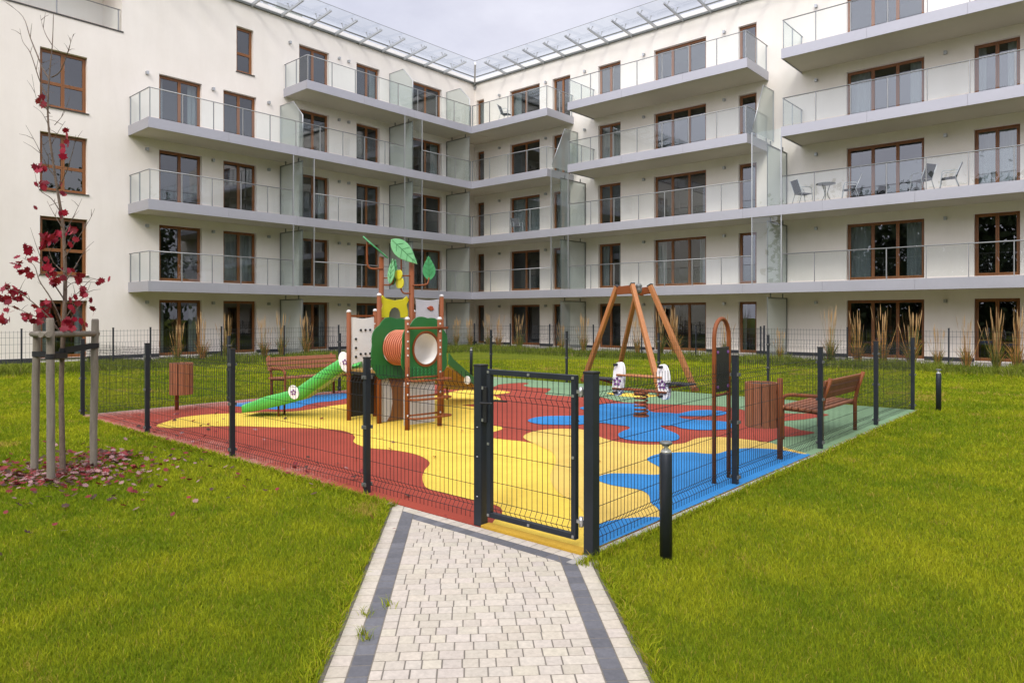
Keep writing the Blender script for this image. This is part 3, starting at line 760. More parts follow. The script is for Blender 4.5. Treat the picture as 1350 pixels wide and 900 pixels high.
fence('garden_divider', 'short wire fence from the left wing down to its garden fence', [(GFX, 16.9), (-26.7, 16.9)], 'x', (0, 1, 0), skip_first=True, garden=True)
fence('garden_divider', 'short wire fence between right wing gardens, left of the wooden swing frame', [(-21.0, GFY), (-21.0, 27.0)], 'y', (1, 0, 0), skip_first=True, garden=True)
fence('garden_divider', 'short wire fence between right wing gardens, behind the arched sign', [(-10.78, GFY), (-10.78, 27.0)], 'y', (1, 0, 0), skip_first=True, garden=True)

# gate
gt = thing('gate', (-3.85, FYf, 0), 'closed anthracite mesh gate with lever handle where the path ends', 'gate')
for x, nm in ((-3.845, 0), (-2.79, 1)):
    mb = MB(); mb.box(x-.04, x+.04, FYf-.06, FYf+.02, -.2, 1.25); o = mb.build('gate_post', 'anthracite', gt, .005)
    c = MB(); c.box(x-.043, x+.043, FYf-.063, FYf+.023, 1.25, 1.268); c.build('post_cap', 'black', o, .003)
    if nm == 0:
        c = MB()
        for z in (.24, .55, .78): c.lathe((x+.001, FYf-.061, z), [(.007, -.004), (.007, .004)], 8)
        c.build('bolt', 'zinc', o)
gx0, gx1, gz0, gz1, gy = -3.765, -2.912, .09, 1.235, FYf-.02
mb = MB()
mb.box(gx0, gx0+.04, gy-.02, gy+.02, gz0, gz1); mb.box(gx1-.04, gx1, gy-.02, gy+.02, gz0, gz1)
mb.box(gx0+.04, gx1-.04, gy-.02, gy+.02, gz1-.04, gz1); mb.box(gx0+.04, gx1-.04, gy-.02, gy+.02, gz0, gz0+.04)
fr = mb.build('leaf_frame', 'anthracite', gt, .003)
mesh_panel((gx0+.03, gy+.02, 0), (gx1-.03, gy+.02, 0), 'leaf_mesh', gt, gz0+.02, gz1-.02, .048, .0016, ((.12, .028), (1.0, .028)), (.36, .58, .8), nrm=(0, -1, 0))
mb = MB()
for x, z in ((gx0+.02, gz1-.02), (gx1-.02, gz1-.02), (gx0+.02, gz0+.02), (gx1-.02, gz0+.02), ((gx0+gx1)/2, gz1-.02), ((gx0+gx1)/2, gz0+.02), (gx0+.02, .66), (gx1-.02, .66), (gx1-.02, 1.09)):
    mb.beam((x, gy-.027, z), (x, gy-.019, z), .018, .018)
mb.build('bolt', 'zinc', fr)
mb = MB(); mb.box(gx0-.032, gx0+.012, gy-.034, gy+.03, .82, 1.10); lk = mb.build('lock_case', 'black', gt, .004)
mb = MB(); mb.tube(spline([(gx0-.005, gy-.03, .98), (gx0-.005, gy-.085, .98), (gx0+.03, gy-.09, .98), (gx0+.125, gy-.085, .985)], 3), .0075, 8); mb.tube([(gx0-.005, gy+.03, .98), (gx0-.005, gy+.08, .98), (gx0+.12, gy+.08, .985)], .0075, 8); mb.build('handle', 'black', lk)
mb = MB()
for z in (.84, 1.09): mb.box(gx0-.034, gx0-.02, gy-.04, gy-.034, z-.012, z+.012)
mb.build('screw', 'zinc', lk)
for z in (.22, 1.12):
    mb = MB(); mb.beam((gx1, gy, z), (-2.83, gy, z), .022, .022); mb.tube([(gx1+.035, gy, z-.035), (gx1+.035, gy, z+.035)], .016, 10); mb.beam((gx1+.055, gy-.012, z), (gx1+.068, gy-.012, z), .04, .04); mb.build('hinge', 'zinc', gt)

# ------------------------------------------------------------------ play tower
PT = thing('play_tower', (-8.6, 7.0, 0), 'brown post play tower with green bush panels, tunnel, slide and leaf roof', 'play tower')
def tpost(x, y, h, r=.036, cap=True):
    mb = MB(); mb.lathe((x, y, 0), [(r, -.1), (r, h)], 16); o = mb.build('post', 'brown_steel', PT)
    if cap:
        c = MB(); c.lathe((x, y, h), [(r+.002, -.012), (r+.002, .008), (r*.75, .024), (r*.3, .032)], 14); c.build('post_cap', 'cap', o)
    return o
P1, P2, Q1, Q2, R1, R2 = (-9.22, 6.57), (-9.27, 7.12), (-8.6, 6.68), (-8.6, 7.32), (-8.55, 7.92), (-9.25, 7.92)
TL = (-9.34, 7.30); P6, P7 = (-7.80, 6.56), (-7.74, 7.13)
tpost(*P1, 1.71); tpost(*P2, 1.73); tpost(*Q1, 1.96); tpost(*Q2, 2.52, .042, False); tpost(*TL, 2.62, .042, False)
p5 = tpost(*R1, 1.97); tpost(*R2, 1.72); o6 = tpost(*P6, 1.60); o7 = tpost(*P7, 1.60)
def dots(o, x, y, zs, mat='purple', r=.014, dx=.034, dy=-.018):
    for z in zs:
        c = MB(); c.beam((x+dx-.006, y+dy, z), (x+dx+.008, y+dy, z), r*2, r*2); c.build('bolt_cap', mat, o, .006)
dots(o6, *P6, (.22, .52, .68, .80, 1.08, 1.18, 1.28, 1.42, 1.53), 'cap'); dots(o7, *P7, (.22, .52, .70, .82, 1.08, 1.18, 1.28, 1.42, 1.53), 'cap')
# deck, black under-panel, white riveted panel
mb = MB()
for i in range(9):
    x = -9.25+.075*i; mb.box(x, x+.066, 6.60, 7.90, .78, .81)
mb.build('deck', 'ramp_wood', PT)
mb = MB(); mb.box(-9.30, -8.58, 6.575, 7.93, .735, .778); mb.build('deck_frame', 'black', PT)
def panel(name, mat, p, q_, poly, th=.018, parent=None, bev=.004, hole=None):
    "poly in fractions of the span (0..1) and metres of height"
    p, q_ = Vector((*p, 0)), Vector((*q_, 0)); L = (q_-p).length; u = (q_-p).normalized()
    P_ = [(a*L, b) for a, b in poly]; mb = MB()
    mb.plate(P_, p, u, (0,0,1), th); return mb.build(name, mat, parent or PT, bev)
def wavy(a0, a1, b0, b1, n=10, amp=.02):
    "curved-in cushion outline like the panels on the tower"
    out = []
    for i in range(n): t = i/n; out.append((a0+(a1-a0)*t, b0+amp*math.sin(PI*t)*1.6))
    for i in range(n): t = i/n; out.append((a1-amp*1.3*math.sin(PI*t), b0+(b1-b0)*t))
    for i in range(n): t = i/n; out.append((a1+(a0-a1)*t, b1-amp*1.2*math.sin(PI*t)))
    for i in range(n): t = i/n; out.append((a0+amp*1.3*math.sin(PI*t), b1+(b0-b1)*t))
    return out
wpn = panel('rivet_panel', 'white_panel', P1, P2, wavy(.06, .97, .87, 1.64, amp=.03))
c = MB()
for a_, b_ in ((.42,1.42),(.6,1.42),(.78,1.42),(.24,1.28),(.24,1.14),(.24,1.0),(.42,1.04),(.6,1.04),(.78,1.04)):
    x = P1[0]+(P2[0]-P1[0])*a_+.012; y = P1[1]+(P2[1]-P1[1])*a_; c.tube([(x-.004, y, b_), (x+.012, y, b_)], .019, 10)
c.build('rivet', 'black', wpn)
mb = MB(); mb.beam((P1[0], P1[1], 1.645), (P2[0], P2[1], 1.645), .03, .03); mb.build('rail', 'brown_steel', PT)
panel('under_panel', 'black', P1, P2, [(.08,.06),(.95,.06),(.95,.72),(.08,.72)])
# panel with a tree trunk under the left bush, and grey panels behind the ladder
bp = panel('base_panel', 'grey_panel', (-8.62, 6.70), (-8.62, 7.34), [(0,.02),(1,.02),(1,.70),(0,.70)])
tk = [(.20,.03),(.86,.03),(.76,.12),(.70,.3),(.72,.5),(.84,.69),(.26,.69),(.36,.5),(.38,.3),(.32,.12)]
panel('trunk_cutout', 'trunk_panel', (-8.602, 6.70), (-8.602, 7.34), tk, .012, bp, .003)
panel('ladder_panel', 'grey_panel', (-7.97, 6.64), (-7.93, 7.20), [(.0,.05),(1,.05),(1,.68),(0,.68)])
# bush panels and tunnel
def bushy(w, h, n=96):
    out = []
    for i in range(n):
        a_ = 2*PI*i/n; r = .95+.075*abs(math.sin(a_*4+.4)); e = .92 if math.sin(a_) > 0 else .62
        sx = abs(math.cos(a_))**e*(1 if math.cos(a_) > 0 else -1); sy = abs(math.sin(a_))**e*(1 if math.sin(a_) > 0 else -1)
        out.append((w/2*sx*r, h/2*sy*r))
    return out
TC = 6.965; TZ = 1.16; TRd = .262
def bush(x, yc, w, h, zc):
    mb = MB(); mb.ring_plate(bushy(w, h), [(TC-yc+TRd*math.cos(2*PI*i/96), TZ-zc+TRd*math.sin(2*PI*i/96)) for i in range(96)], (x, yc, zc), (0,1,0), (0,0,1), .02)
    return mb.build('bush_panel', 'green_panel', PT, .004)
b1 = bush(-7.868, 6.955, .90, .93, 1.17); b2 = bush(-8.555, 6.92, .86, .95, 1.15)
c = MB()
for yy, zz in ((6.5, 1.42), (6.48, 1.28), (6.47, 1.14), (6.47, 1.0), (6.49, .86), (6.55, 1.53), (7.25, 1.45)): c.beam((-8.548, yy, zz), (-8.535, yy, zz), .02, .02)
c.build('bolt_cap', 'cap', b2)
c = MB()
for k in range(3):                                     # tufts engraved low on the bushes
    for i in range(9):
        y = 6.64+.075*i; c.beam((-7.855, y, .78+.045*k), (-7.855, y+.025, .82+.045*k), .004, .006)
c.build('grass_relief', 'leaf_mid', b1)
mb = MB(); mb.smooth = True; pts, rs = [], []
nr = 10
for i in range(nr*4+1):
    x = -8.54+.66*i/(nr*4); pts.append((x, TC, TZ)); rs.append(TRd-.006+(.016 if i % 4 in (0, 1) else -.020))
mb.tube([(-8.54, TC, TZ), (-7.88, TC, TZ)], TRd-.008, 40, caps=False); mb.mat = 1
for i in range(13):
    rx = -8.52+.05*i; mb.tube([(rx, TC+TRd*math.cos(2*PI*j/40), TZ+TRd*math.sin(2*PI*j/40)) for j in range(41)], .011, 6, caps=False)  # rib rings, their highlight painted in as lighter orange
tn = mb.build('tunnel', ['orange', 'orange_rib_highlight'], PT)
mb = MB(); mb.tube([(-8.56, TC, TZ), (-7.85, TC, TZ)], TRd-.036, 40, caps=False); mb.build('tunnel_lining', 'white_panel', tn)
mb = MB(); mb.ring_plate(circle(TRd+.003, 40), circle(TRd-.026, 40), (-7.852, TC, TZ), (0,1,0), (0,0,1), .016); mb.build('tunnel_rim', 'brown_steel', tn)
# rungs in front of the ladder posts
for z, b in ((.18,.16),(.45,.16),(.72,.16)):
    mb = MB(); mb.tube(spline([(P6[0]+.03, P6[1], z), (P6[0]+b, P6[1]+.09, z), (P7[0]+b, P7[1]+.05, z), (P7[0]+.03, P7[1]+.10, z), (P7[0], P7[1], z)], 6), .016, 8)
    mb.tube([(P6[0], P6[1], z+.035), (P7[0], P7[1], z+.035)], .014, 8); mb.build('rung', 'brown_steel', PT)
mb = MB(); mb.tube([(P6[0]+.045, P6[1]-.02, 1.47), (P7[0]+.045, P7[1]+.12, 1.47)], .018, 8); mb.build('grab_bar', 'brown_steel', PT)
# high panels
yp = [(.02,1.62),(.28,1.62),(.30,1.70),(.38,1.76),(.5,1.78),(.62,1.76),(.70,1.70),(.72,1.62),(.98,1.62),(1.0,1.72),(.94,1.82),(1.03,1.90),(.95,1.96),(.82,1.91),(.5,1.885),(.18,1.91),(.05,1.96),(-.03,1.90),(.06,1.82),(0,1.72)]
panel('arch_panel', 'yellow_panel', (-8.63, 6.74), (-8.63, 7.27), yp)
gp = panel('slate_panel', 'grey_panel', (-8.6, 7.39), (-8.56, 7.88), wavy(.02, .98, 1.55, 1.92, amp=.02))
mb = MB(); mb.plate([(-.07,.02),(0,.05),(.05,.04),(.08,-.01),(.02,-.03),(-.05,0)], (-8.558, 7.68, 1.76), (0,1,0), (0,0,1), .02); mb.build('toy_marker', 'orange', gp, .006)
panel('back_panel', 'white_panel', TL, R2, wavy(.05, .95, .88, 1.6, amp=.03))
# leaves
def leafshape(L, W, n=14):
    top = [(L*t-L/2, W*math.sin(PI*t**.8)*(1-.25*t)) for t in [i/n for i in range(n+1)]]
    return top + [(a_, -b_) for a_, b_ in reversed(top[1:-1])]
def leaf(name, c, u, v, L, W, mat, parent=None):
    u, v = Vector(u).normalized(), Vector(v); v = (v-u*v.dot(u)).normalized(); c = Vector(c); n = u.cross(v)
    mb = MB(); mb.plate(leafshape(L, W), c, u, v, .018); o = mb.build(name, mat, parent or PT, .004)
    vb = MB()
    for s_ in (1, -1):
        k = c+n*.012*s_; vb.beam(k-u*L*.46, k+u*L*.44, .005, .004, up=n)
        for i in range(4):
            t = -.3+.2*i; w = W*.75*math.sin(PI*(t+.5)**.8)
            for sg in (1, -1): vb.beam(k+u*L*t, k+u*(L*t+.07)+v*w*sg, .004, .004, up=n)
    vb.build('vein', 'green_panel', o); return o
def fromcam(dx, dz, dd=0):                             # direction seen from the camera: right, up, away
    x, y = cam2w(dx, dd); return Vector((x, y, dz))
leaf('roof_leaf', at(533, 332, 11.0), fromcam(.62, -.60, .25), fromcam(.6, .55, .35), .56, .155, 'leaf_light')
leaf('side_leaf', at(516, 357.5, 11.15), fromcam(.10, 1, 0), fromcam(.62, 0, -.75), .40, .115, 'leaf_light')
leaf('side_leaf', at(519.5, 359, 11.30), fromcam(.10, 1, 0), fromcam(.62, 0, -.75), .42, .115, 'leaf_mid')
leaf('side_leaf', at(565.5, 353.5, 11.25), fromcam(-.04, 1, 0), fromcam(1, 0, .1), .40, .115, 'leaf_mid')
leaf('roof_leaf', at(495, 326, 11.6), fromcam(.75, -.66, .0), fromcam(-.19, .13, 1), .56, .15, 'leaf_mid')
mb = MB()
for dd, dx in ((11.05, 0), (11.18, -3)):
    for px_, py_, r in ((527, 362, .075), (528.5, 373, .085)):
        p = at(px_+dx, py_, dd); mb.plate(circle(r, 14), p, fromcam(.62, 0, -.75), (0,0,1), .016)
mb.build('butterfly', 'yellow_panel', PT, .004)
mb = MB()
mb.tube(spline([at(505, 354, 11.62), at(490, 354, 11.6), at(485, 350, 11.6), at(484, 340, 11.6), at(484, 319, 11.6)], 4), .016, 8)
mb.tube(spline([at(541, 386.5, 11.15), at(533, 386.5, 11.1), at(529, 382, 11.1), at(528, 375, 11.1)], 4), .013, 8)
mb.tube([at(541, 363.5, 11.15), at(530, 363.5, 11.12)], .011, 8); mb.tube([at(529, 360, 11.1), at(529, 340, 11.1)], .013, 8)
mb.tube(spline([at(543, 376, 11.15), at(559, 375.5, 11.2), at(564, 373, 11.22), at(565.5, 366, 11.24)], 4), .013, 8)
mb.tube(spline([at(506, 375.5, 11.6), at(514, 375.5, 11.35), at(518, 372, 11.25), at(519, 366, 11.25)], 4), .013, 8)
mb.tube([at(506, 366.5, 11.6), at(515, 366.5, 11.2)], .011, 8)
mb.build('leaf_bracket', 'brown_steel', PT)
# slide: a moulded trough going down to the left
A_, B_ = Vector((-9.40, 6.83, .86)), Vector((-10.97, 5.87, .13))
hd = Vector((B_.x-A_.x, B_.y-A_.y, 0)).normalized(); sd = Vector((-hd.y, hd.x, 0)); Ls = (Vector((B_.x, B_.y, 0))-Vector((A_.x, A_.y, 0))).length
mb = MB(); mb.smooth = True; NS = 22; rows = []
for i in range(NS+1):
    t = i/NS; z = float(np.interp(t, [0, .08, .2, .5, .64, .85, 1], [.84, .81, .68, .31, .24, .15, .11]))
    wall = .155 if t < .8 else .155-(t-.8)*.4; c = Vector((A_.x, A_.y, 0))+hd*Ls*t
    prof = [(-.27, z+wall), (-.25, z+wall+.015), (-.23, z+wall), (-.20, z+.03), (-.1, z), (.1, z), (.20, z+.03), (.23, z+wall), (.25, z+wall+.015), (.27, z+wall), (.26, z-.035), (-.26, z-.035)]
    rows.append([c+sd*a_+Vector((0,0,b_)) for a_, b_ in prof])
k = len(rows[0]); mb.add([p for r in rows for p in r], [(i*k+j, i*k+(j+1)%k, (i+1)*k+(j+1)%k, (i+1)*k+j) for i in range(NS) for j in range(k)])
mb.smooth = False; o0 = 0; mb.f.append(list(range(k))); mb.m.append(0); mb.sm.append(False); mb.f.append(list(reversed(range(NS*k, NS*k+k)))); mb.m.append(0); mb.sm.append(False)
sl = mb.build('slide', 'slide_green', PT)
def along(t, z): c = Vector((A_.x, A_.y, 0))+hd*Ls*t; c.z = z; return c
def daisy(mb, c, u, r=.03):
    u = Vector(u).normalized()
    for i in range(5):
        a_ = 2*PI*i/5+.3; mb.plate(circle(r*.46, 10), Vector(c)+u*r*math.cos(a_)+Vector((0,0,r*math.sin(a_))), u, (0,0,1), .012)
for t0, t1, zz, hh in ((-.025, .085, .82, .34), (.455, .55, .33, .23)):
    for s_ in (-1, 1):
        w = Ls*(t1-t0); mb = MB(); pl = [(w/2*math.cos(2*PI*i/20), hh/2*math.sin(2*PI*i/20)) for i in range(20)]
        cc = along((t0+t1)/2, zz+.10)+sd*.285*s_; mb.plate(pl, cc, hd*.94-Vector((0,0,.34)), hd*.34+Vector((0,0,.94)), .018); o = mb.build('slide_cheek', 'white_panel', PT, .004)
        m2 = MB(); daisy(m2, cc+sd*.014*s_, hd, .032); m2.build('flower', 'purple', o)
for s_ in (-.10, .10):
    mb = MB(); c = along(.70, 0)+sd*s_; mb.tube([c, c+Vector((0,0,.22))], .018, 8); mb.build('slide_leg', 'brown_steel', PT)
# climbing ramp on the far side
A2, B2 = Vector((-8.98, 7.98, .80)), Vector((-9.85, 9.75, .20))
hd2 = (B2-A2).normalized(); sd2 = Vector((-hd2.y, hd2.x, 0)).normalized()
mb = MB()
for i in range(12):
    c = A2+hd2*(.1+i*.17); mb.beam(c-sd2*.37, c+sd2*.37, .15, .025, up=hd2.cross(sd2))
mb.build('ramp', 'ramp_wood', PT)
for s_ in (-1, 1):
    mb = MB(); pl = [(-.03, .22), (.2, .17), (1.2, .12), (1.92, .11), (2.0, .02), (1.9, -.03), (1.2, -.02), (0, .03)]
    n2 = hd2.cross(sd2); n2 = n2 if n2.z > 0 else -n2
    mb.plate(pl, A2+sd2*.385*s_, hd2, n2, .02); o = mb.build('ramp_cheek', 'green_panel', PT, .004)
mb = MB()
for t in (1.85,):
    for s_ in (-.3, .3):
        mb = MB(); c = A2+hd2*t+sd2*s_; mb.tube([(c.x, c.y, 0), (c.x, c.y, c.z)], .017, 8); mb.build('ramp_leg', 'brown_steel', PT)
mb = MB(); c = at(616, 501, 12.6)
mb.plate(circle(.075, 14), c, fromcam(.8, 0, -.6), (0,0,1), .02); o = mb.build('ramp_knob', 'white_panel', PT, .004)

# ------------------------------------------------------------------ swing frame of four leaning beams
SW = thing('swing_frame', (*cam2w(2.87, 16.1), 0), 'four leaning wooden beams of a tall single point swing frame', 'swing')
feet = [(1.75, 17.4), (3.97, 15.16), (3.02, 14.2), (2.72, 18.3)]
tops = [(2.44, 16.35, 2.33), (3.13, 15.95, 2.33), (2.70, 15.8, 2.34), (2.92, 16.5, 2.22)]
for (fx, fd), (tx, td, tz) in zip(feet, tops):
    p, q2 = Vector((*cam2w(fx, fd), -.02)), Vector((*cam2w(tx, td), tz))
    mb = MB(); mb.beam(p, q2, .105, .115, w2=.095, h2=.105); o = mb.build('leg', 'larch', SW, .012)
    c = MB(); d = (q2-p).normalized(); c.beam(q2, q2+d*.025, .105, .115); c.build('end_cap', 'black', o, .005)
    c = MB(); c.beam(p, p+d*.12, .115, .125); c.build('foot_shoe', 'brown_steel', o, .004)
tp = [Vector((*cam2w(a_, b_), c_)) for a_, b_, c_ in tops]
mb = MB(); dz = Vector((0,0,-.10)); mb.beam(tp[0]+dz, tp[2]+dz, .05, .19); mb.beam(tp[3]+dz*.2, tp[1]+dz, .05, .16); mb.beam((tp[0]+tp[2])/2+dz, (tp[3]+tp[1])/2+dz, .06, .14); mb.build('head_plate', 'brown_steel', SW, .006)
mb = MB(); c = (tp[1]+tp[2]+tp[3]+tp[0])/4+Vector((0,0,-.08)); c2 = at(842, 380, 15.9)
mb.lathe(c2-Vector((0,0,.12)), [(.03, 0), (.07, .03), (.08, .1), (.06, .14), (.08, .17), (.05, .22)], 14); mb.build('swivel', 'dark_steel', SW)

# ------------------------------------------------------------------ spring rocker
RX, RY = -6.0, 9.95
SP = thing('spring_rocker', (RX, RY, 0), 'two seat spring rocker with white handle boards and purple flowers', 'spring rocker')
mb = MB(); mb.tube([(RX+.105*math.cos(t), RY+.105*math.sin(t), .03+.36*t/(2*PI*6)) for t in np.linspace(0, 2*PI*6, 110)], .013, 8); mb.build('spring', 'brown_steel', SP)
mb = MB(); mb.lathe((RX, RY, .0), [(.13, .012), (.13, .035)], 20); mb.lathe((RX, RY, .38), [(.12, 0), (.12, .03)], 20); mb.build('spring_plate', 'brown_steel', SP)
for z, hw in ((.44, .5), (.67, .42)):
    for s_ in (-.07, .07):
        mb = MB(); mb.tube([(RX-hw, RY+s_, z), (RX+hw, RY+s_, z)], .018, 8); mb.build('beam', 'larch' if z > .5 else 'brown_steel', SP)
def bone(w, h):
    out = []
    for i in range(28):
        t = 2*PI*i/28; c_, s_ = math.cos(t), math.sin(t); out.append((w/2*(abs(c_)**.7)*(1 if c_ > 0 else -1)*(1-.25*math.cos(t*2+PI)*.5), h/2*(abs(s_)**.6)*(1 if s_ > 0 else -1)))
    return out
for s_ in (-1, 1):
    for o_ in (-.035, .035):
        mb = MB(); mb.plate(bone(.17, .56), (RX+s_*.42, RY+o_, .60), (1, 0, 0), (-.08*s_, 0, 1), .03); o = mb.build('handle_board', 'white_panel', SP, .006)
        if o_ < 0:
            c = MB(); daisy(c, (RX+s_*.42, RY-.062, .56), (1,0,0), .05); c.build('flower', 'purple', o)
            for dz_ in (.24, -.22): c = MB(); c.tube([(RX+s_*.42-.01, RY-.14, .60+dz_), (RX+s_*.42-.01, RY+.14, .60+dz_)], .022, 10); c.build('hand_grip', 'black', o)
    mb = MB(); mb.box(RX+s_*.50, RX+s_*.92, RY-.13, RY+.13, .575, .605); mb.build('seat', 'black', SP, .012)
    mb = MB(); mb.beam((RX+s_*.42, RY, .5), (RX+s_*.8, RY, .575), .05, .03); mb.build('seat_arm', 'brown_steel', SP)

# ------------------------------------------------------------------ arched information sign
SG = thing('arched_sign', (-3.05, 6.6, 0), 'brown arched tube sign holding a dark board, inside the fence', 'sign')
y0, y1, xs_ = 6.43, 6.76, -3.06; yc, rr = (y0+y1)/2, (y1-y0)/2
pts = [(xs_, y0, -.05), (xs_, y0, 1.43)] + [(xs_, yc-rr*math.cos(PI*i/12), 1.43+rr*1.15*math.sin(PI*i/12)) for i in range(1, 12)] + [(xs_, y1, 1.43), (xs_, y1, -.05)]
mb = MB(); mb.tube(pts, .021, 12); mb.build('arch_tube', 'brown_steel', SG)
mb = MB(); mb.box(xs_-.012, xs_+.012, y0+.018, y1-.018, .90, 1.34); bd = mb.build('board', 'black', SG, .006)
mb = MB(); mb.tube([(xs_, y0, .87), (xs_, y1, .87)], .014, 8); mb.build('crossbar', 'brown_steel', SG)
mb = MB()
for yy in (y0+.05, y1-.05):
    for zz in (.95, 1.29): mb.beam((xs_-.02, yy, zz), (xs_+.022, yy, zz), .03, .03)
mb.build('bolt_cap', 'purple', bd, .006)

# ------------------------------------------------------------------ benches and bins
def bench(loc, rz, label):
    "local: length along y, faces -x"
    t = thing('park_bench', (0, 0, 0), label, 'bench', 'brown slatted park benches')
    for s_ in (-.72, .72):
        mb = MB(); mb.tube(spline([(-.30, s_, -.02), (-.30, s_, .46), (-.285, s_, .555), (-.20, s_, .595), (.05, s_, .60), (.235, s_, .60)], 5), .024, 10); mb.build('armrest', 'brown_steel', t)
        mb = MB(); mb.tube([(.20, s_, -.02), (.20, s_, .42), (.235, s_, .60), (.31, s_, .84)], .026, 10); mb.build('back_leg', 'brown_steel', t)
        mb = MB(); mb.tube([(-.29, s_, .405), (.20, s_, .385)], .02, 8); mb.build('seat_support', 'brown_steel', t)
    mb = MB()
    for i in range(6): x = -.28+.085*i; mb.beam((x, -.80, .437-.004*i), (x, .80, .437-.004*i), .072, .032)
    mb.build('seat', 'wood', t, .006)
    mb = MB()
    for i in range(3):
        z = .60+.088*i; mb.beam((.20+.028*i+.0, -.80, z), (.20+.028*i, .80, z), .03, .078, up=(.3, 0, 1))
    mb.build('backrest', 'wood', t, .006)
    t.location = loc; t.rotation_euler = (0, 0, rz); return t
bench((-3.20, 10.10, .012), 0, 'brown slatted bench on green rubber by the right fence')
bench((-12.50, 7.95, .012), PI, 'brown slatted bench behind the green slide, seen from the front')
def bin_(loc, rz, label, r=.17, z0=.37, z1=.88, ph=.93):
    "post at the origin, barrel towards -x"
    t = thing('litter_bin', (0, 0, 0), label, 'litter bin', 'round wooden litter bins')
    mb = MB(); mb.lathe((0, 0, 0), [(.032, -.05), (.032, ph), (.026, ph+.008)], 14); mb.build('post', 'brown_steel', t)
    cx = -.045-r; mb = MB(); n = 12
    for i in range(n):
        a_ = 2*PI*i/n+.13; p = Vector((cx+r*math.cos(a_), r*math.sin(a_), 0)); d = Vector((math.cos(a_), math.sin(a_), 0))
        mb.beam(p+Vector((0,0,z0)), p+Vector((0,0,z1)), 2*PI*r/n-.010, .022, up=d)
    b = mb.build('barrel', 'wood', t, .004)
    mb = MB(); mb.lathe((cx, 0, 0), [(r-.03, z0+.02), (r-.022, z0+.03), (r-.022, z1-.015)], 20); mb.build('liner', 'black', b)
    mb = MB(); mb.ring_plate(circle(r-.012, 24), circle(r-.035, 24), (cx, 0, z1-.03), (1,0,0), (0,1,0), .02)
    for z in (z0+.1, z1-.1): mb.beam((-.03, 0, z), (-.07, 0, z), .05, .04)
    mb.build('bracket', 'brown_steel', t)
    t.location = loc; t.rotation_euler = (0, 0, rz); return t
bin_((-3.02, 8.02, .0), .0, 'round wood slat litter bin left of a brown post, between sign and bench')
bin_((-12.50, 5.32, .0), PI-.06, 'round wood slat litter bin on a short post near the far left fence', .175, .30, .84, .78)

# ------------------------------------------------------------------ bollard lamps
def bollard(x, y, h, label):
    t = thing('bollard_lamp', (x, y, 0), label, 'bollard lamp', 'dark bollard lamps in the lawn')
    mb = MB(); mb.lathe((x, y, 0), [(.042, -.05), (.042, h-.075), (.038, h-.068)], 20); mb.build('body', 'anthracite', t)
    mb = MB(); mb.lathe((x, y, h), [(.036, -.068), (.036, -.058), (.014, -.032), (.032, -.012)], 20); mb.build('lens', 'bollard_glass', t)
    mb = MB(); mb.lathe((x, y, h), [(.041, -.012), (.043, -.006), (.043, .004), (.034, .009)], 20); mb.build('lamp_cap', 'dark_steel', t)
bollard(-2.38, 4.27, .79, 'dark bollard lamp in the grass just right of the gate')
bollard(-2.53, 13.98, .72, 'dark bollard lamp on the lawn right of the far fence corner')
bollard(-13.45, 13.55, .78, 'dark bollard lamp far behind the play tower, left of the rear fence')

# ------------------------------------------------------------------ staked young maple
TD = 7.33
TR = thing('maple_tree', (*G(83, 625), 0), 'young maple with bare upper twigs and a few deep red leaves', 'tree')
mb = MB(); tpts = [(83,629,0),(81.5,560,.0),(81,500,.02),(84,430,.0),(86,380,.02),(85,330,.03),(82,290,.04),(74,240,.0),(66,185,-.03),(63,145,-.05),(65,100,-.05),(69,60,-.03),(70.5,18,0)]
trk = spline([at(p, q_, TD+d) for p, q_, d in tpts], 4); nT = len(trk)
mb.tube(trk, [.031-.028*(i/(nT-1))**.8 for i in range(nT)], 10); mb.build('trunk', 'bark', TR)
mb = MB(); lv = []
def limb(pl, r0, dd=0, jit=.12):
    d0 = random.uniform(-jit, jit)*3; n = len(pl)
    P = spline([at(p, q_, TD+(d0*i/(n-1))+dd) for i, (p, q_) in enumerate(pl)], 4)
    mb.tube(P, [max(.0016, r0*(1-.85*i/(len(P)-1))) for i in range(len(P))], 5); return P
bare = [([(65,104),(57,92),(50,75),(40,50),(30,22),(8,4)], .010), ([(64,130),(57,118),(50,100),(40,70),(30,55),(26,38)], .008), ([(69,60),(60,45),(55,30),(53,20)], .005), ([(68,102),(78,96),(85,82),(90,66),(97,45)], .007), ([(85,82),(92,62),(93,50)], .004),
 ([(72,165),(84,150),(92,128)], .004), ([(66,150),(58,140),(48,130),(42,98)], .005), ([(74,235),(60,215),(48,190),(34,165)], .006), ([(76,250),(88,225),(97,195),(100,178)], .006), ([(80,280),(68,262),(52,250),(46,228)], .006), ([(84,310),(97,285),(108,262)], .006),
 ([(85,340),(102,315),(118,290),(125,275)], .006), ([(86,372),(100,350),(112,330),(124,318)], .006), ([(86,400),(104,385),(118,370),(126,368)], .006), ([(85,395),(70,372),(58,350),(50,330),(40,300)], .008), ([(86,420),(100,400),(112,390),(120,372)], .007), ([(84,430),(68,395),(52,370),(45,350),(30,340)], .009),
 ([(84,445),(66,420),(45,400),(25,385),(5,378)], .010), ([(84,440),(62,425),(35,412),(10,402)], .007), ([(85,445),(92,425),(100,410),(108,400),(116,392)], .008), ([(82,300),(70,280),(62,265)], .005), ([(70,215),(60,200),(55,185)], .004), ([(68,190),(78,172),(86,160)], .004), ([(66,170),(56,150),(44,140)], .004), ([(86,382),(98,372),(130,372),(138,368)], .005),
 ([(86,360),(70,345),(62,322)], .006), ([(85,330),(92,315),(97,305)], .005)]
tw = []
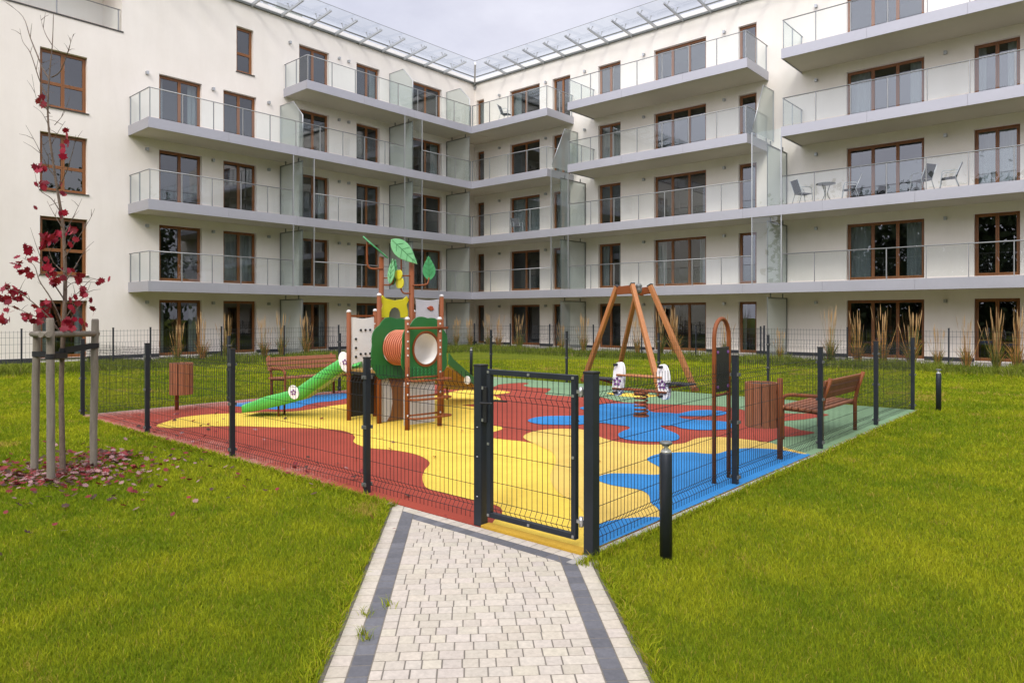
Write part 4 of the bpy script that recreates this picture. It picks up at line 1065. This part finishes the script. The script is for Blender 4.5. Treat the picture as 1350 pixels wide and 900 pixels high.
for pl, r in bare:
    P = limb(pl, r); tw.append(P)
    for i in range(3, len(P)-1, 3):
        if random.random() < .75:
            L = random.uniform(.06, .2); dv = Vector((random.uniform(-1,1), random.uniform(-1,1), random.uniform(.1,1))).normalized()
            mb.tube([P[i], P[i]+dv*L*.5+Vector((0,0,.01)), P[i]+dv*L], [.003, .0022, .0012], 4)
mb.build('branches', 'bark', TR)
maple = [(0,-.42),(.08,-.24),(.34,-.34),(.33,-.10),(.52,.10),(.34,.20),(.34,.40),(.15,.36),(0,.58),(-.15,.36),(-.34,.40),(-.34,.20),(-.52,.10),(-.33,-.10),(-.34,-.34),(-.08,-.24)]
mpol = np.array(maple); mtri = [(0,1,15)]+[(1,2,3),(3,4,5),(5,6,7),(7,8,9),(9,10,11),(11,12,13),(13,14,15),(1,3,15),(3,13,15),(3,5,13),(5,11,13),(5,7,11),(7,9,11)]
mtri = np.array(mtri)
def leaves_mesh(name, items, mat='leaf'):
    V, F, T = [], [], []
    for c, s_, u, v, n, colr, cup in items:
        o = len(V)*16; P = np.outer(mpol[:,0]*s_, u)+np.outer(mpol[:,1]*s_, v)+np.outer(cup*s_*(mpol**2).sum(1), n)+np.array(c)
        V.append(P); F.append(mtri+o); T.append(np.tile(colr, (16,1)))
    return fast_mesh(name, np.concatenate(V), np.concatenate(F), [mat], np.concatenate(T))
clus = [(55,135,3),(88,180,3),(79,197,2),(52,222,5),(57,246,4),(85,248,2),(43,277,1),(79,285,2),(64,312,12),(58,320,5),(83,312,4),(97,308,3),(96,318,2),(37,327,5),(28,345,4),(45,345,3),(33,357,6),(60,350,6),(68,358,4),(90,362,4),(103,366,5),(97,362,3),(138,370,2),(22,385,8),(5,390,7),(10,380,7),(13,395,4),(27,395,4),(10,413,5),(4,420,3),(36,415,4),(40,420,2),(62,400,5),(60,410,4),(50,405,3),(98,400,4),(110,386,3),(91,425,6),(85,432,5),(108,427,3),(118,407,2),(73,372,4),(72,366,4)]
items = []
for px_, py_, n in clus:
    d0 = TD+random.uniform(-.25, .25)
    for i in range(int(n*1.3+.5)):
        c = at(px_+random.gauss(0, 4.2), py_+random.gauss(0, 4.2), d0+random.gauss(0, .06))
        n_ = Vector((random.gauss(0,1), random.gauss(0,1)-.6, random.gauss(.2,.7))).normalized(); u = n_.orthogonal().normalized(); v = n_.cross(u)
        dn = Vector((0,0,-1)); v = (dn-n_*dn.dot(n_)+u*random.gauss(0,.6)).normalized(); u = v.cross(n_)
        k = random.uniform(.5, 1.3); cr = (.27*k, .010*k*random.uniform(.5,1.8), .026*k)
        items.append((c, random.uniform(.06, .10), u, v, n_, cr, random.uniform(-.25, .4)))
TRB = BASE[TR.name]
lm = leaves_mesh('leaves', items); lo = link('leaves', lm, TR); lo.location = (-TRB[0], -TRB[1], 0)
# stakes
ST = thing('tree_stakes', (*G(67, 635), 0), 'three grey timber stakes with rails and black straps round the young tree', 'tree support')
sp = [Vector((*G(45.5, 622), 0)), Vector((*G(67, 636), 0)), Vector((*G(123, 617), 0))]
for p, tpx in zip(sp, ((49, 421), (66, 420), (125.5, 421))):
    d = -SN*p.x+CS*p.y; t_ = at(tpx[0], tpx[1], d); v = t_-p
    mb = MB(); mb.tube([p-v*.06]+[p+v*(i/8)+Vector((random.gauss(0,.002), random.gauss(0,.002), 0)) for i in range(8)]+[t_-v*.006, t_+v*.004], [.037]*9+[.036, .030], 14); mb.build('stake', 'stake', ST)
def stp(i, f): 
    tops_ = ((49, 421), (66, 420), (125.5, 421)); p = sp[i]; d = -SN*p.x+CS*p.y; return p+(at(*tops_[i], d)-p)*f
for i, j in ((0, 1), (1, 2)):
    a_, b_ = stp(i, .905), stp(j, .905); d = (b_-a_).normalized(); off = fromcam(0, 0, -1)*(.055 if True else 0)
    mb = MB(); mb.tube([a_-d*.08+off*(0.9 if i == 0 else .9), (a_+b_)/2+off*.9, b_+d*.08+off*.9], .030, 12); mb.build('crossbar', 'stake', ST)
for i in range(3):
    f = (.775, .77, .825)[i]; p = stp(i, f); tr_ = at((82, 82, 83)[i], (468, 468, 462)[i], TD); d = (p-tr_); d.z = 0; d.normalize(); s_ = Vector((-d.y, d.x, 0)); mb = MB()
    for sg in (1, -1): mb.beam(tr_+s_*.045*sg, p+s_*.040*sg, .006, .055)
    for c_, r_ in ((p, .042), (tr_, .036)):
        ring = [(c_.x+r_*math.cos(2*PI*k/16), c_.y+r_*math.sin(2*PI*k/16)) for k in range(16)]
        mb.ring_plate([(x-c_.x, y-c_.y) for x, y in ring], [((x-c_.x)*.93, (y-c_.y)*.93) for x, y in ring], c_, (1,0,0), (0,1,0), .05)
    mb.build('strap', 'strap', ST)
# fallen leaves
items = []
bx, by = G(83, 625)
def ground_leaf(x, y, z=.02, big=1.0):
    n_ = Vector((random.gauss(0,.35), random.gauss(0,.35), 1)).normalized(); u = n_.orthogonal().normalized(); a_ = random.uniform(0, 2*PI); v = n_.cross(u); u, v = u*math.cos(a_)+v*math.sin(a_), v*math.cos(a_)-u*math.sin(a_)
    r = random.random(); k = random.uniform(.7, 1.2)
    cr = (.36*k, .20*k, .19*k) if r < .30 else ((.23*k, .026*k, .028*k) if r < .75 else (.09*k, .045*k, .03*k))
    if z < .03: z += random.uniform(.012, .03)
    items.append(((x, y, z), random.uniform(.034, .07)*big, u, v, n_, cr, random.uniform(-.2, 1.1)))
for i in range(620): ground_leaf(bx+random.gauss(0, .44), by+random.gauss(.0, .36), .02, 1.05)
for i in range(120): ground_leaf(*G(random.gauss(140, 22), random.gauss(603, 3.5)), .02, 1.15)
for i in range(130): ground_leaf(*G(random.gauss(45, 30), random.gauss(632, 6)))
for i in range(230):
    x, y = bx+random.gauss(.5, 1.15), by+random.gauss(.4, .9)
    if y < 3.88: ground_leaf(x, y)
for i in range(60): ground_leaf(random.uniform(-12.6, -5.2), 4.02+abs(random.gauss(0, .6)), .024)
for i in range(34): ground_leaf(random.uniform(-12, -4), 4+abs(random.gauss(0, 2.2)), .03)
for p in ((514,670),(490,690),(520,702),(588,686)): ground_leaf(*G(*p), .02)
lf = link('fallen_leaves', leaves_mesh('fallen_leaves', items)); tag(lf, 'dry red and pink maple leaves fallen on the grass round the staked tree', 'fallen leaves', kind='stuff')

# ------------------------------------------------------------------ grass
def in_hard(x, y):
    w = (x+y)*q
    return ((x > X0-.05) & (x < X1+.075) & (y > 3.90) & (y < 13.84)) | ((w > WL-.045) & (w < WR+.045) & (y < 3.95)) | ((x > -2.85) & (x < X1+.05) & (y > 3.6) & (y < 3.95))
def blades(N, dmin, dmax, hfun, wfun, lim=1.0, box=None, tuft=0, palette=None):
    out = []
    u = rng.random(N); d = dmin*(dmax/dmin)**u        # density ~ 1/d^2
    cx = (rng.random(N)*2-1)*(1.0*d+.8)
    x = CS*cx-SN*d; y = SN*cx+CS*d
    k = ~in_hard(x, y) & (x > -24) & (y < 24)
    return x[k], y[k], d[k]
def grass_mesh(x, y, h, w, lean, tint, z0=0.0):
    n = len(x); a_ = rng.random(n)*2*PI; b_ = rng.random(n)*2*PI
    dx, dy = np.cos(a_)*w, np.sin(a_)*w; lx, ly = np.cos(b_)*lean*h, np.sin(b_)*lean*h
    V = np.zeros((n, 5, 3), np.float32)
    V[:,0] = np.c_[x-dx, y-dy, np.full(n, z0-.004)]; V[:,1] = np.c_[x+dx, y+dy, np.full(n, z0-.004)]
    V[:,2] = np.c_[x+dx*.8+lx*.35, y+dy*.8+ly*.35, z0+h*.55]; V[:,3] = np.c_[x-dx*.8+lx*.35, y-dy*.8+ly*.35, z0+h*.55]
    V[:,4] = np.c_[x+lx, y+ly, z0+h*np.clip(1-.35*lean**2, .3, 1)]
    base = np.arange(n)*5
    F = np.concatenate([np.c_[base, base+1, base+2], np.c_[base, base+2, base+3], np.c_[base+3, base+2, base+4]])
    return V.reshape(-1, 3), F, np.repeat(tint, 5, axis=0)
def vnoise(x, y, s, seed):
    r = np.random.default_rng(seed); g_ = r.random((64, 64)); u, v = (x*s) % 63, (y*s) % 63
    i, j = u.astype(int), v.astype(int); fu, fv = u-i, v-j; fu = fu*fu*(3-2*fu); fv = fv*fv*(3-2*fv)
    return (g_[i,j]*(1-fu)+g_[i+1,j]*fu)*(1-fv)+(g_[i,j+1]*(1-fu)+g_[i+1,j+1]*fu)*fv
x, y, d = blades(1300000, 2.2, 26, None, None)
n = len(x); pn = .40*vnoise(x+40, y+40, .9, 1)+.38*vnoise(x+40, y+40, 2.9, 2)+.22*vnoise(x+40, y+40, 8, 3)
h = (.016+.026*rng.random(n))*(.75+.6*pn)*np.clip(.8+d/16, 1, 1.9); w = (.0010+.0008*rng.random(n))*np.clip(d/3.0, .9, 6)
c1 = np.array([.14, .215, .009]); c2 = np.array([.37, .385, .018]); c3 = np.array([.40, .31, .06])
mixv = np.clip((pn-.5)*1.5+.5+rng.normal(0, .20, n), 0, 1)[:,None]; tint = c1*(1-mixv)+c2*mixv
pd = .6*vnoise(x+40, y+40, 1.3, 5)+.4*vnoise(x+40, y+40, 5, 6); dry = (rng.random(n) < .03+.75*np.clip((pd-.70)*6, 0, 1))[:,None]; tint = np.where(dry, c3, tint)*(.8+.4*rng.random((n,1)))
V, F, T = grass_mesh(x, y, h, w, .25+.7*rng.random(n), tint)
tag(link('lawn_grass', fast_mesh('lawn_grass', V, F, ['blade'], T)), 'short mown green lawn grass either side of the path', 'grass', kind='stuff')
# longer tufts hanging over the path and rubber edges
ex, ey = [], []
t_ = rng.random(11000)*8.2-6.3
for wv, sg in ((WL-.03, -1), (WR+.03, 1)):
    off = (np.abs(rng.normal(0, .04, len(t_)))-.018*rng.random(len(t_)))*sg; s_ = t_; ww = wv+off
    xx, yy = (s_+ww)*q, (-s_+ww)*q; k = yy < 3.84; ex.append(xx[k]); ey.append(yy[k])
xx = rng.uniform(-13, -4.85, 5200); ex.append(xx); ey.append(3.90-np.abs(rng.normal(0, .035, 5200)))
yy = rng.uniform(3.75, 13.8, 7000); ex.append(X1+.075+np.abs(rng.normal(0, .04, 7000))); ey.append(yy)
for x_, y_ in ((-3.35+.1, 2.45), (-3.45, 2.6), (-3.15, 2.25)): pass
for (px_, py_) in ((512, 801), (484, 812), (478, 838), (482, 845), (520, 668)):
    gx_, gy_ = G(px_, py_); ex.append(gx_+rng.normal(0, .018, 26)); ey.append(gy_+rng.normal(0, .018, 26))
x, y = np.concatenate(ex), np.concatenate(ey); n = len(x); dd_ = -SN*x+CS*y; k = dd_ > 1.2; x, y, dd_ = x[k], y[k], dd_[k]; n = len(x)
mixv = rng.random((n,1)); tint = (c1*(1-mixv)+c2*mixv)*(.8+.4*rng.random((n,1))); tint = np.where(rng.random((n,1)) < .08, c3, tint)
V, F, T = grass_mesh(x, y, .035+.06*rng.random(n)**1.6, (.0016+.001*rng.random(n))*np.clip(dd_/3.5, 1, 3), .4+.8*rng.random(n), tint)
tag(link('edge_grass', fast_mesh('edge_grass', V, F, ['blade'], T)), 'longer grass tufts along the edges of path and rubber', 'grass', kind='stuff')
# rough unmown strip along the garden fences
n1 = 34000; xa = rng.uniform(-24.6, 4, n1); ya = 24.6+rng.normal(0, .55, n1)-.9*rng.random(n1)
n2 = 30000; yb = rng.uniform(2, 25, n2); xb = -24.2+rng.normal(0, .5, n2)+.9*rng.random(n2)
n3 = 5000; xc = rng.uniform(-26.6, 4, n3); yc_ = rng.uniform(24.8, 26.9, n3); n4 = 9000; yd = rng.uniform(8, 26.5, n4); xd = rng.uniform(-26.6, -24.5, n4)
x, y = np.concatenate([xa, xb, xc, xd]), np.concatenate([ya, yb, yc_, yd]); n = len(x); pn = .6*vnoise(x+60, y+60, .9, 8)+.4*vnoise(x+60, y+60, 3, 9)
h = (.10+.22*rng.random(n))*(.35+1.3*pn**1.5); mixv = np.clip(pn+rng.normal(0,.2,n),0,1)[:,None]
tint = (np.array([.07,.11,.014])*(1-mixv)+np.array([.21,.245,.03])*mixv)*(.7+.6*rng.random((n,1))); tint = np.where(rng.random((n,1)) < .05, np.array([.28,.24,.10]), tint)
V, F, T = grass_mesh(x, y, h, .006+.007*rng.random(n), .2+.8*rng.random(n), tint)
tag(link('rough_grass', fast_mesh('rough_grass', V, F, ['blade'], T)), 'rough unmown grass strip along the low garden fences', 'grass', kind='stuff')

# feather reed grass clumps, each a thing
def reed_mesh(seed, green):
    r = random.Random(seed); V, F, T = [], [], []
    def ribbon(pts, ws, cs):
        o = len(V); a_ = r.uniform(0, PI); dx, dy = math.cos(a_), math.sin(a_)
        for (x, y, z), w, c in zip(pts, ws, cs): V.extend([(x-dx*w, y-dy*w, z), (x+dx*w, y+dy*w, z)]); T.extend([c, c])
        for i in range(len(pts)-1): F.append((o+2*i, o+2*i+1, o+2*i+3, o+2*i+2))
    for i in range(95):
        a_ = r.uniform(0, 2*PI); R0 = r.uniform(0, .10); R1 = r.uniform(.05, .34); H = r.uniform(.5, 1.0); k = r.uniform(.7, 1.2)
        c = (.15*k, .18*k, .025*k) if r.random() < green else (.46*k, .23*k, .065*k)
        pts = [(R0*math.cos(a_)+(R1*t*t)*math.cos(a_), R0*math.sin(a_)+(R1*t*t)*math.sin(a_), H*t*(1-.15*t)) for t in (0, .35, .7, 1)]
        ribbon(pts, (.008, .008, .006, .001), [c]*4)
    for i in range(24):
        a_ = r.uniform(0, 2*PI); R1 = abs(r.gauss(0, .17)); H = r.uniform(1.0, 1.9); k = r.uniform(.8, 1.15); st = (.52*k, .28*k, .085*k) if r.random() > green*.6 else (.26*k, .25*k, .09*k); pl = (.44*k, .28*k, .125*k)
        f = lambda t: ((.05+R1*t)*math.cos(a_), (.05+R1*t)*math.sin(a_), H*t)
        ribbon([f(0), f(.4), f(.76)], (.0045, .0045, .004), [st]*3)
        ribbon([f(.74), f(.84), f(.93), f(1)], (.004, .012, .010, .002), [pl]*4)
    me = fast_mesh('reed_clump', np.array(V), np.array(F), ['reed'], np.array(T)); return me
rm = [reed_mesh(3+i, g_) for i, g_ in enumerate((.8, .25, .55))]
RL = [ # x or y along the wing, offset, kind, scale, words
 ('L', 12.0, 1, 1.0, 'rusty reed clump before the middle post of the leftmost double door'), ('L', 12.9, 0, 1.0, 'green reed clump before the right half of the leftmost double door'), ('L', 11.1, 2, .85, 'thin reed clump left of the leftmost double door'),
 ('L', 14.4, 2, .95, 'reed clump at the left edge of the second double door from the left'), ('L', 15.3, 0, 1.0, 'pale reed clump before the right half of the second double door from the left'), ('L', 16.3, 2, 1.0, 'reed clump before the bare wall left of the frosted ground screen'), ('L', 18.9, 0, 1.05, 'reed clump before the third double door of the left wing'), ('L', 20.2, 2, .95, 'reed clump half hidden left of the play tower posts'), ('L', 23.4, 0, .9, 'reed clump right of the play tower, against the frosted corner screen'),
 ('R', -27.2, 2, .95, 'reed clump before the narrow dark door at the inner corner'), ('R', -25.9, 2, .95, 'slender reed clump at the left edge of the corner double door'), ('R', -24.9, 0, 1.0, 'green reed clump in the middle of the corner double door'), ('R', -23.9, 1, 1.0, 'orange brown reed clump at the right edge of the corner double door'), ('R', -22.6, 0, 1.05, 'reed clump before the small brown door left of the swing frame'), ('R', -20.1, 2, .8, 'sparse reed clump against the frosted ground screen by the swing frame'),
 ('R', -18.7, 2, 1.05, 'reed clump between the left legs of the wooden swing frame'), ('R', -15.9, 2, 1.0, 'reed clump just right of the swing frame legs'), ('R', -14.9, 0, 1.1, 'green reed clump before the triple door behind the swing frame'), ('R', -14.2, 1, 1.1, 'rusty reed clump at the right edge of that triple door behind the swing frame'), ('R', -12.0, 0, 1.0, 'single green reed clump before the narrow door right of the arched sign'),
 ('R', -9.9, 2, .75, 'low thin reed clump before the bare wall above the right bin'), ('R', -8.0, 0, 1.1, 'green reed clump at the left edge of the triple door behind the right bench'), ('R', -7.2, 1, 1.0, 'tan reed clump before the left post of the triple door behind the right bench'), ('R', -6.35, 1, 1.15, 'broad orange reed clump before the right post of the triple door behind the bench'), ('R', -5.5, 2, 1.15, 'tall pale reed clump at the right edge of the triple door behind the bench'), ('R', -4.75, 2, .85, 'thin reed clump near the fence post left of the rightmost door'),
 ('R', -3.95, 1, 1.0, 'tan reed clump at the left edge of the rightmost door'), ('R', -3.2, 0, 1.05, 'green reed clump before the middle of the rightmost door'), ('R', -2.65, 1, 1.05, 'orange reed clump before the right side of the rightmost door'), ('R', -2.1, 2, 1.0, 'pale reed clump at the right border of the photo before the wall')]
for w, a_, kd, sc, lab in RL:
    o = link('reed_clump', rm[kd])
    if w == 'L': o.location = (-25.25+random.uniform(-.2, .2), a_*.98-.1, 0)
    else: o.location = (a_*.985, 25.75+random.uniform(-.2, .2), 0)
    o.rotation_euler = (0, 0, random.uniform(0, 6)); o.scale = (sc, sc, sc*random.uniform(.9, 1.0)); tag(o, lab, 'reed grass', 'reed grass clumps along the garden fences')

# trees on the far side of the courtyard, seen only as reflections in the panes
N = 90000; ang = rng.random(N); side = rng.random(N) < .5
tx = np.where(side, 26+rng.normal(0, 2.5, N), rng.uniform(-30, 28, N)); ty = np.where(side, rng.uniform(-28, 34, N), -26+rng.normal(0, 2.5, N))
ht = 9+10*vnoise(tx+100, ty+100, .16, 21); tz = .3+ht*rng.random(N)**1.15
sz = .16+.30*rng.random(N); nn = rng.normal(size=(N,3)); nn /= np.linalg.norm(nn, axis=1)[:,None]; uu = np.cross(nn, rng.normal(size=(N,3))); uu /= np.linalg.norm(uu, axis=1)[:,None]; vv = np.cross(nn, uu)
C = np.c_[tx, ty, tz]; V = np.stack([C-uu*sz[:,None], C+vv*sz[:,None]*.7, C+uu*sz[:,None], C-vv*sz[:,None]*.7], 1).reshape(-1, 3); F = np.arange(4*N).reshape(N, 4)
kk = (.5+rng.random((N,1))); tint = np.repeat(np.array([[.06,.085,.03]])*kk, 4, axis=0)
tag(link('tree_belt', fast_mesh('tree_belt', V, F, ['far_leaf'], tint)), 'belt of leafy trees across the courtyard mirrored in the window panes', 'trees', kind='stuff')

# ------------------------------------------------------------------ light, sky, camera
SUN = Vector((.42, -.80, .80)).normalized(); el = math.asin(SUN.z); az = math.atan2(SUN.x, SUN.y)
w = bpy.data.worlds.new('World'); scene.world = w; w.use_nodes = True; t = w.node_tree; t.nodes.clear()
out = t.nodes.new('ShaderNodeOutputWorld'); sky = t.nodes.new('ShaderNodeTexSky'); sky.sky_type = 'NISHITA'; sky.sun_disc = False; sky.sun_elevation = el; sky.sun_rotation = az
sky.air_density = 1.0; sky.dust_density = 2.5
bg = t.nodes.new('ShaderNodeBackground'); bg.inputs[1].default_value = .14; t.links.new(sky.outputs[0], bg.inputs[0])
tc = t.nodes.new('ShaderNodeTexCoord'); f = noise(t, 2.2, 7, .62, tc.outputs['Generated'], (1, 1, 2.2)); f2 = noise(t, 1.3, 3, .5, tc.outputs['Generated'], (1, 1, 2))
cl = ramp(t, f, [(.30, (.56, .56, .65)), (.52, (.68, .68, .765)), (.72, (.82, .82, .86))])
vm = t.nodes.new('ShaderNodeVectorMath'); vm.operation = 'DOT_PRODUCT'; vm.inputs[1].default_value = SUN; t.links.new(tc.outputs['Generated'], vm.inputs[0])
gw = t.nodes.new('ShaderNodeMapRange'); gw.inputs[1].default_value = -.1; gw.inputs[2].default_value = 1; gw.inputs[3].default_value = 1; gw.inputs[4].default_value = 3.0; gw.interpolation_type = 'SMOOTHSTEP'; t.links.new(vm.outputs['Value'], gw.inputs[0])
b2 = t.nodes.new('ShaderNodeBackground'); b2.inputs[1].default_value = 1.0; t.links.new(cl, b2.inputs[0]); t.links.new(gw.outputs[0], b2.inputs[1])
mr = t.nodes.new('ShaderNodeMapRange'); mr.inputs[1].default_value = .25; mr.inputs[2].default_value = .6; mr.inputs[3].default_value = .82; mr.inputs[4].default_value = 1.0; t.links.new(f2, mr.inputs[0])
mx = t.nodes.new('ShaderNodeMixShader'); t.links.new(mr.outputs[0], mx.inputs[0]); t.links.new(bg.outputs[0], mx.inputs[1]); t.links.new(b2.outputs[0], mx.inputs[2]); t.links.new(mx.outputs[0], out.inputs[0])
sl_ = bpy.data.lights.new('sun', 'SUN'); sl_.energy = 1.3; sl_.angle = math.radians(14); sl_.color = (1, .95, .87)
so = bpy.data.objects.new('sun', sl_); col.objects.link(so); so.rotation_euler = SUN.to_track_quat('Z', 'Y').to_euler(); so.location = (0, 0, 40)
cam = bpy.data.cameras.new('camera'); cam.sensor_width = 36; cam.lens = FPX/1350*36; cam.shift_y = -(450-HY)/1350; cam.clip_start = .05; cam.clip_end = 900
co = bpy.data.objects.new('camera', cam); col.objects.link(co); co.location = (0, 0, CAMH); co.rotation_euler = (PI/2, 0, TH); scene.camera = co
scene.view_settings.view_transform = 'Standard'; scene.view_settings.look = 'None'; scene.view_settings.exposure = .37; scene.view_settings.gamma = 1
scene.cycles.transparent_max_bounces = 24; scene.cycles.max_bounces = 8; scene.cycles.use_denoising = True
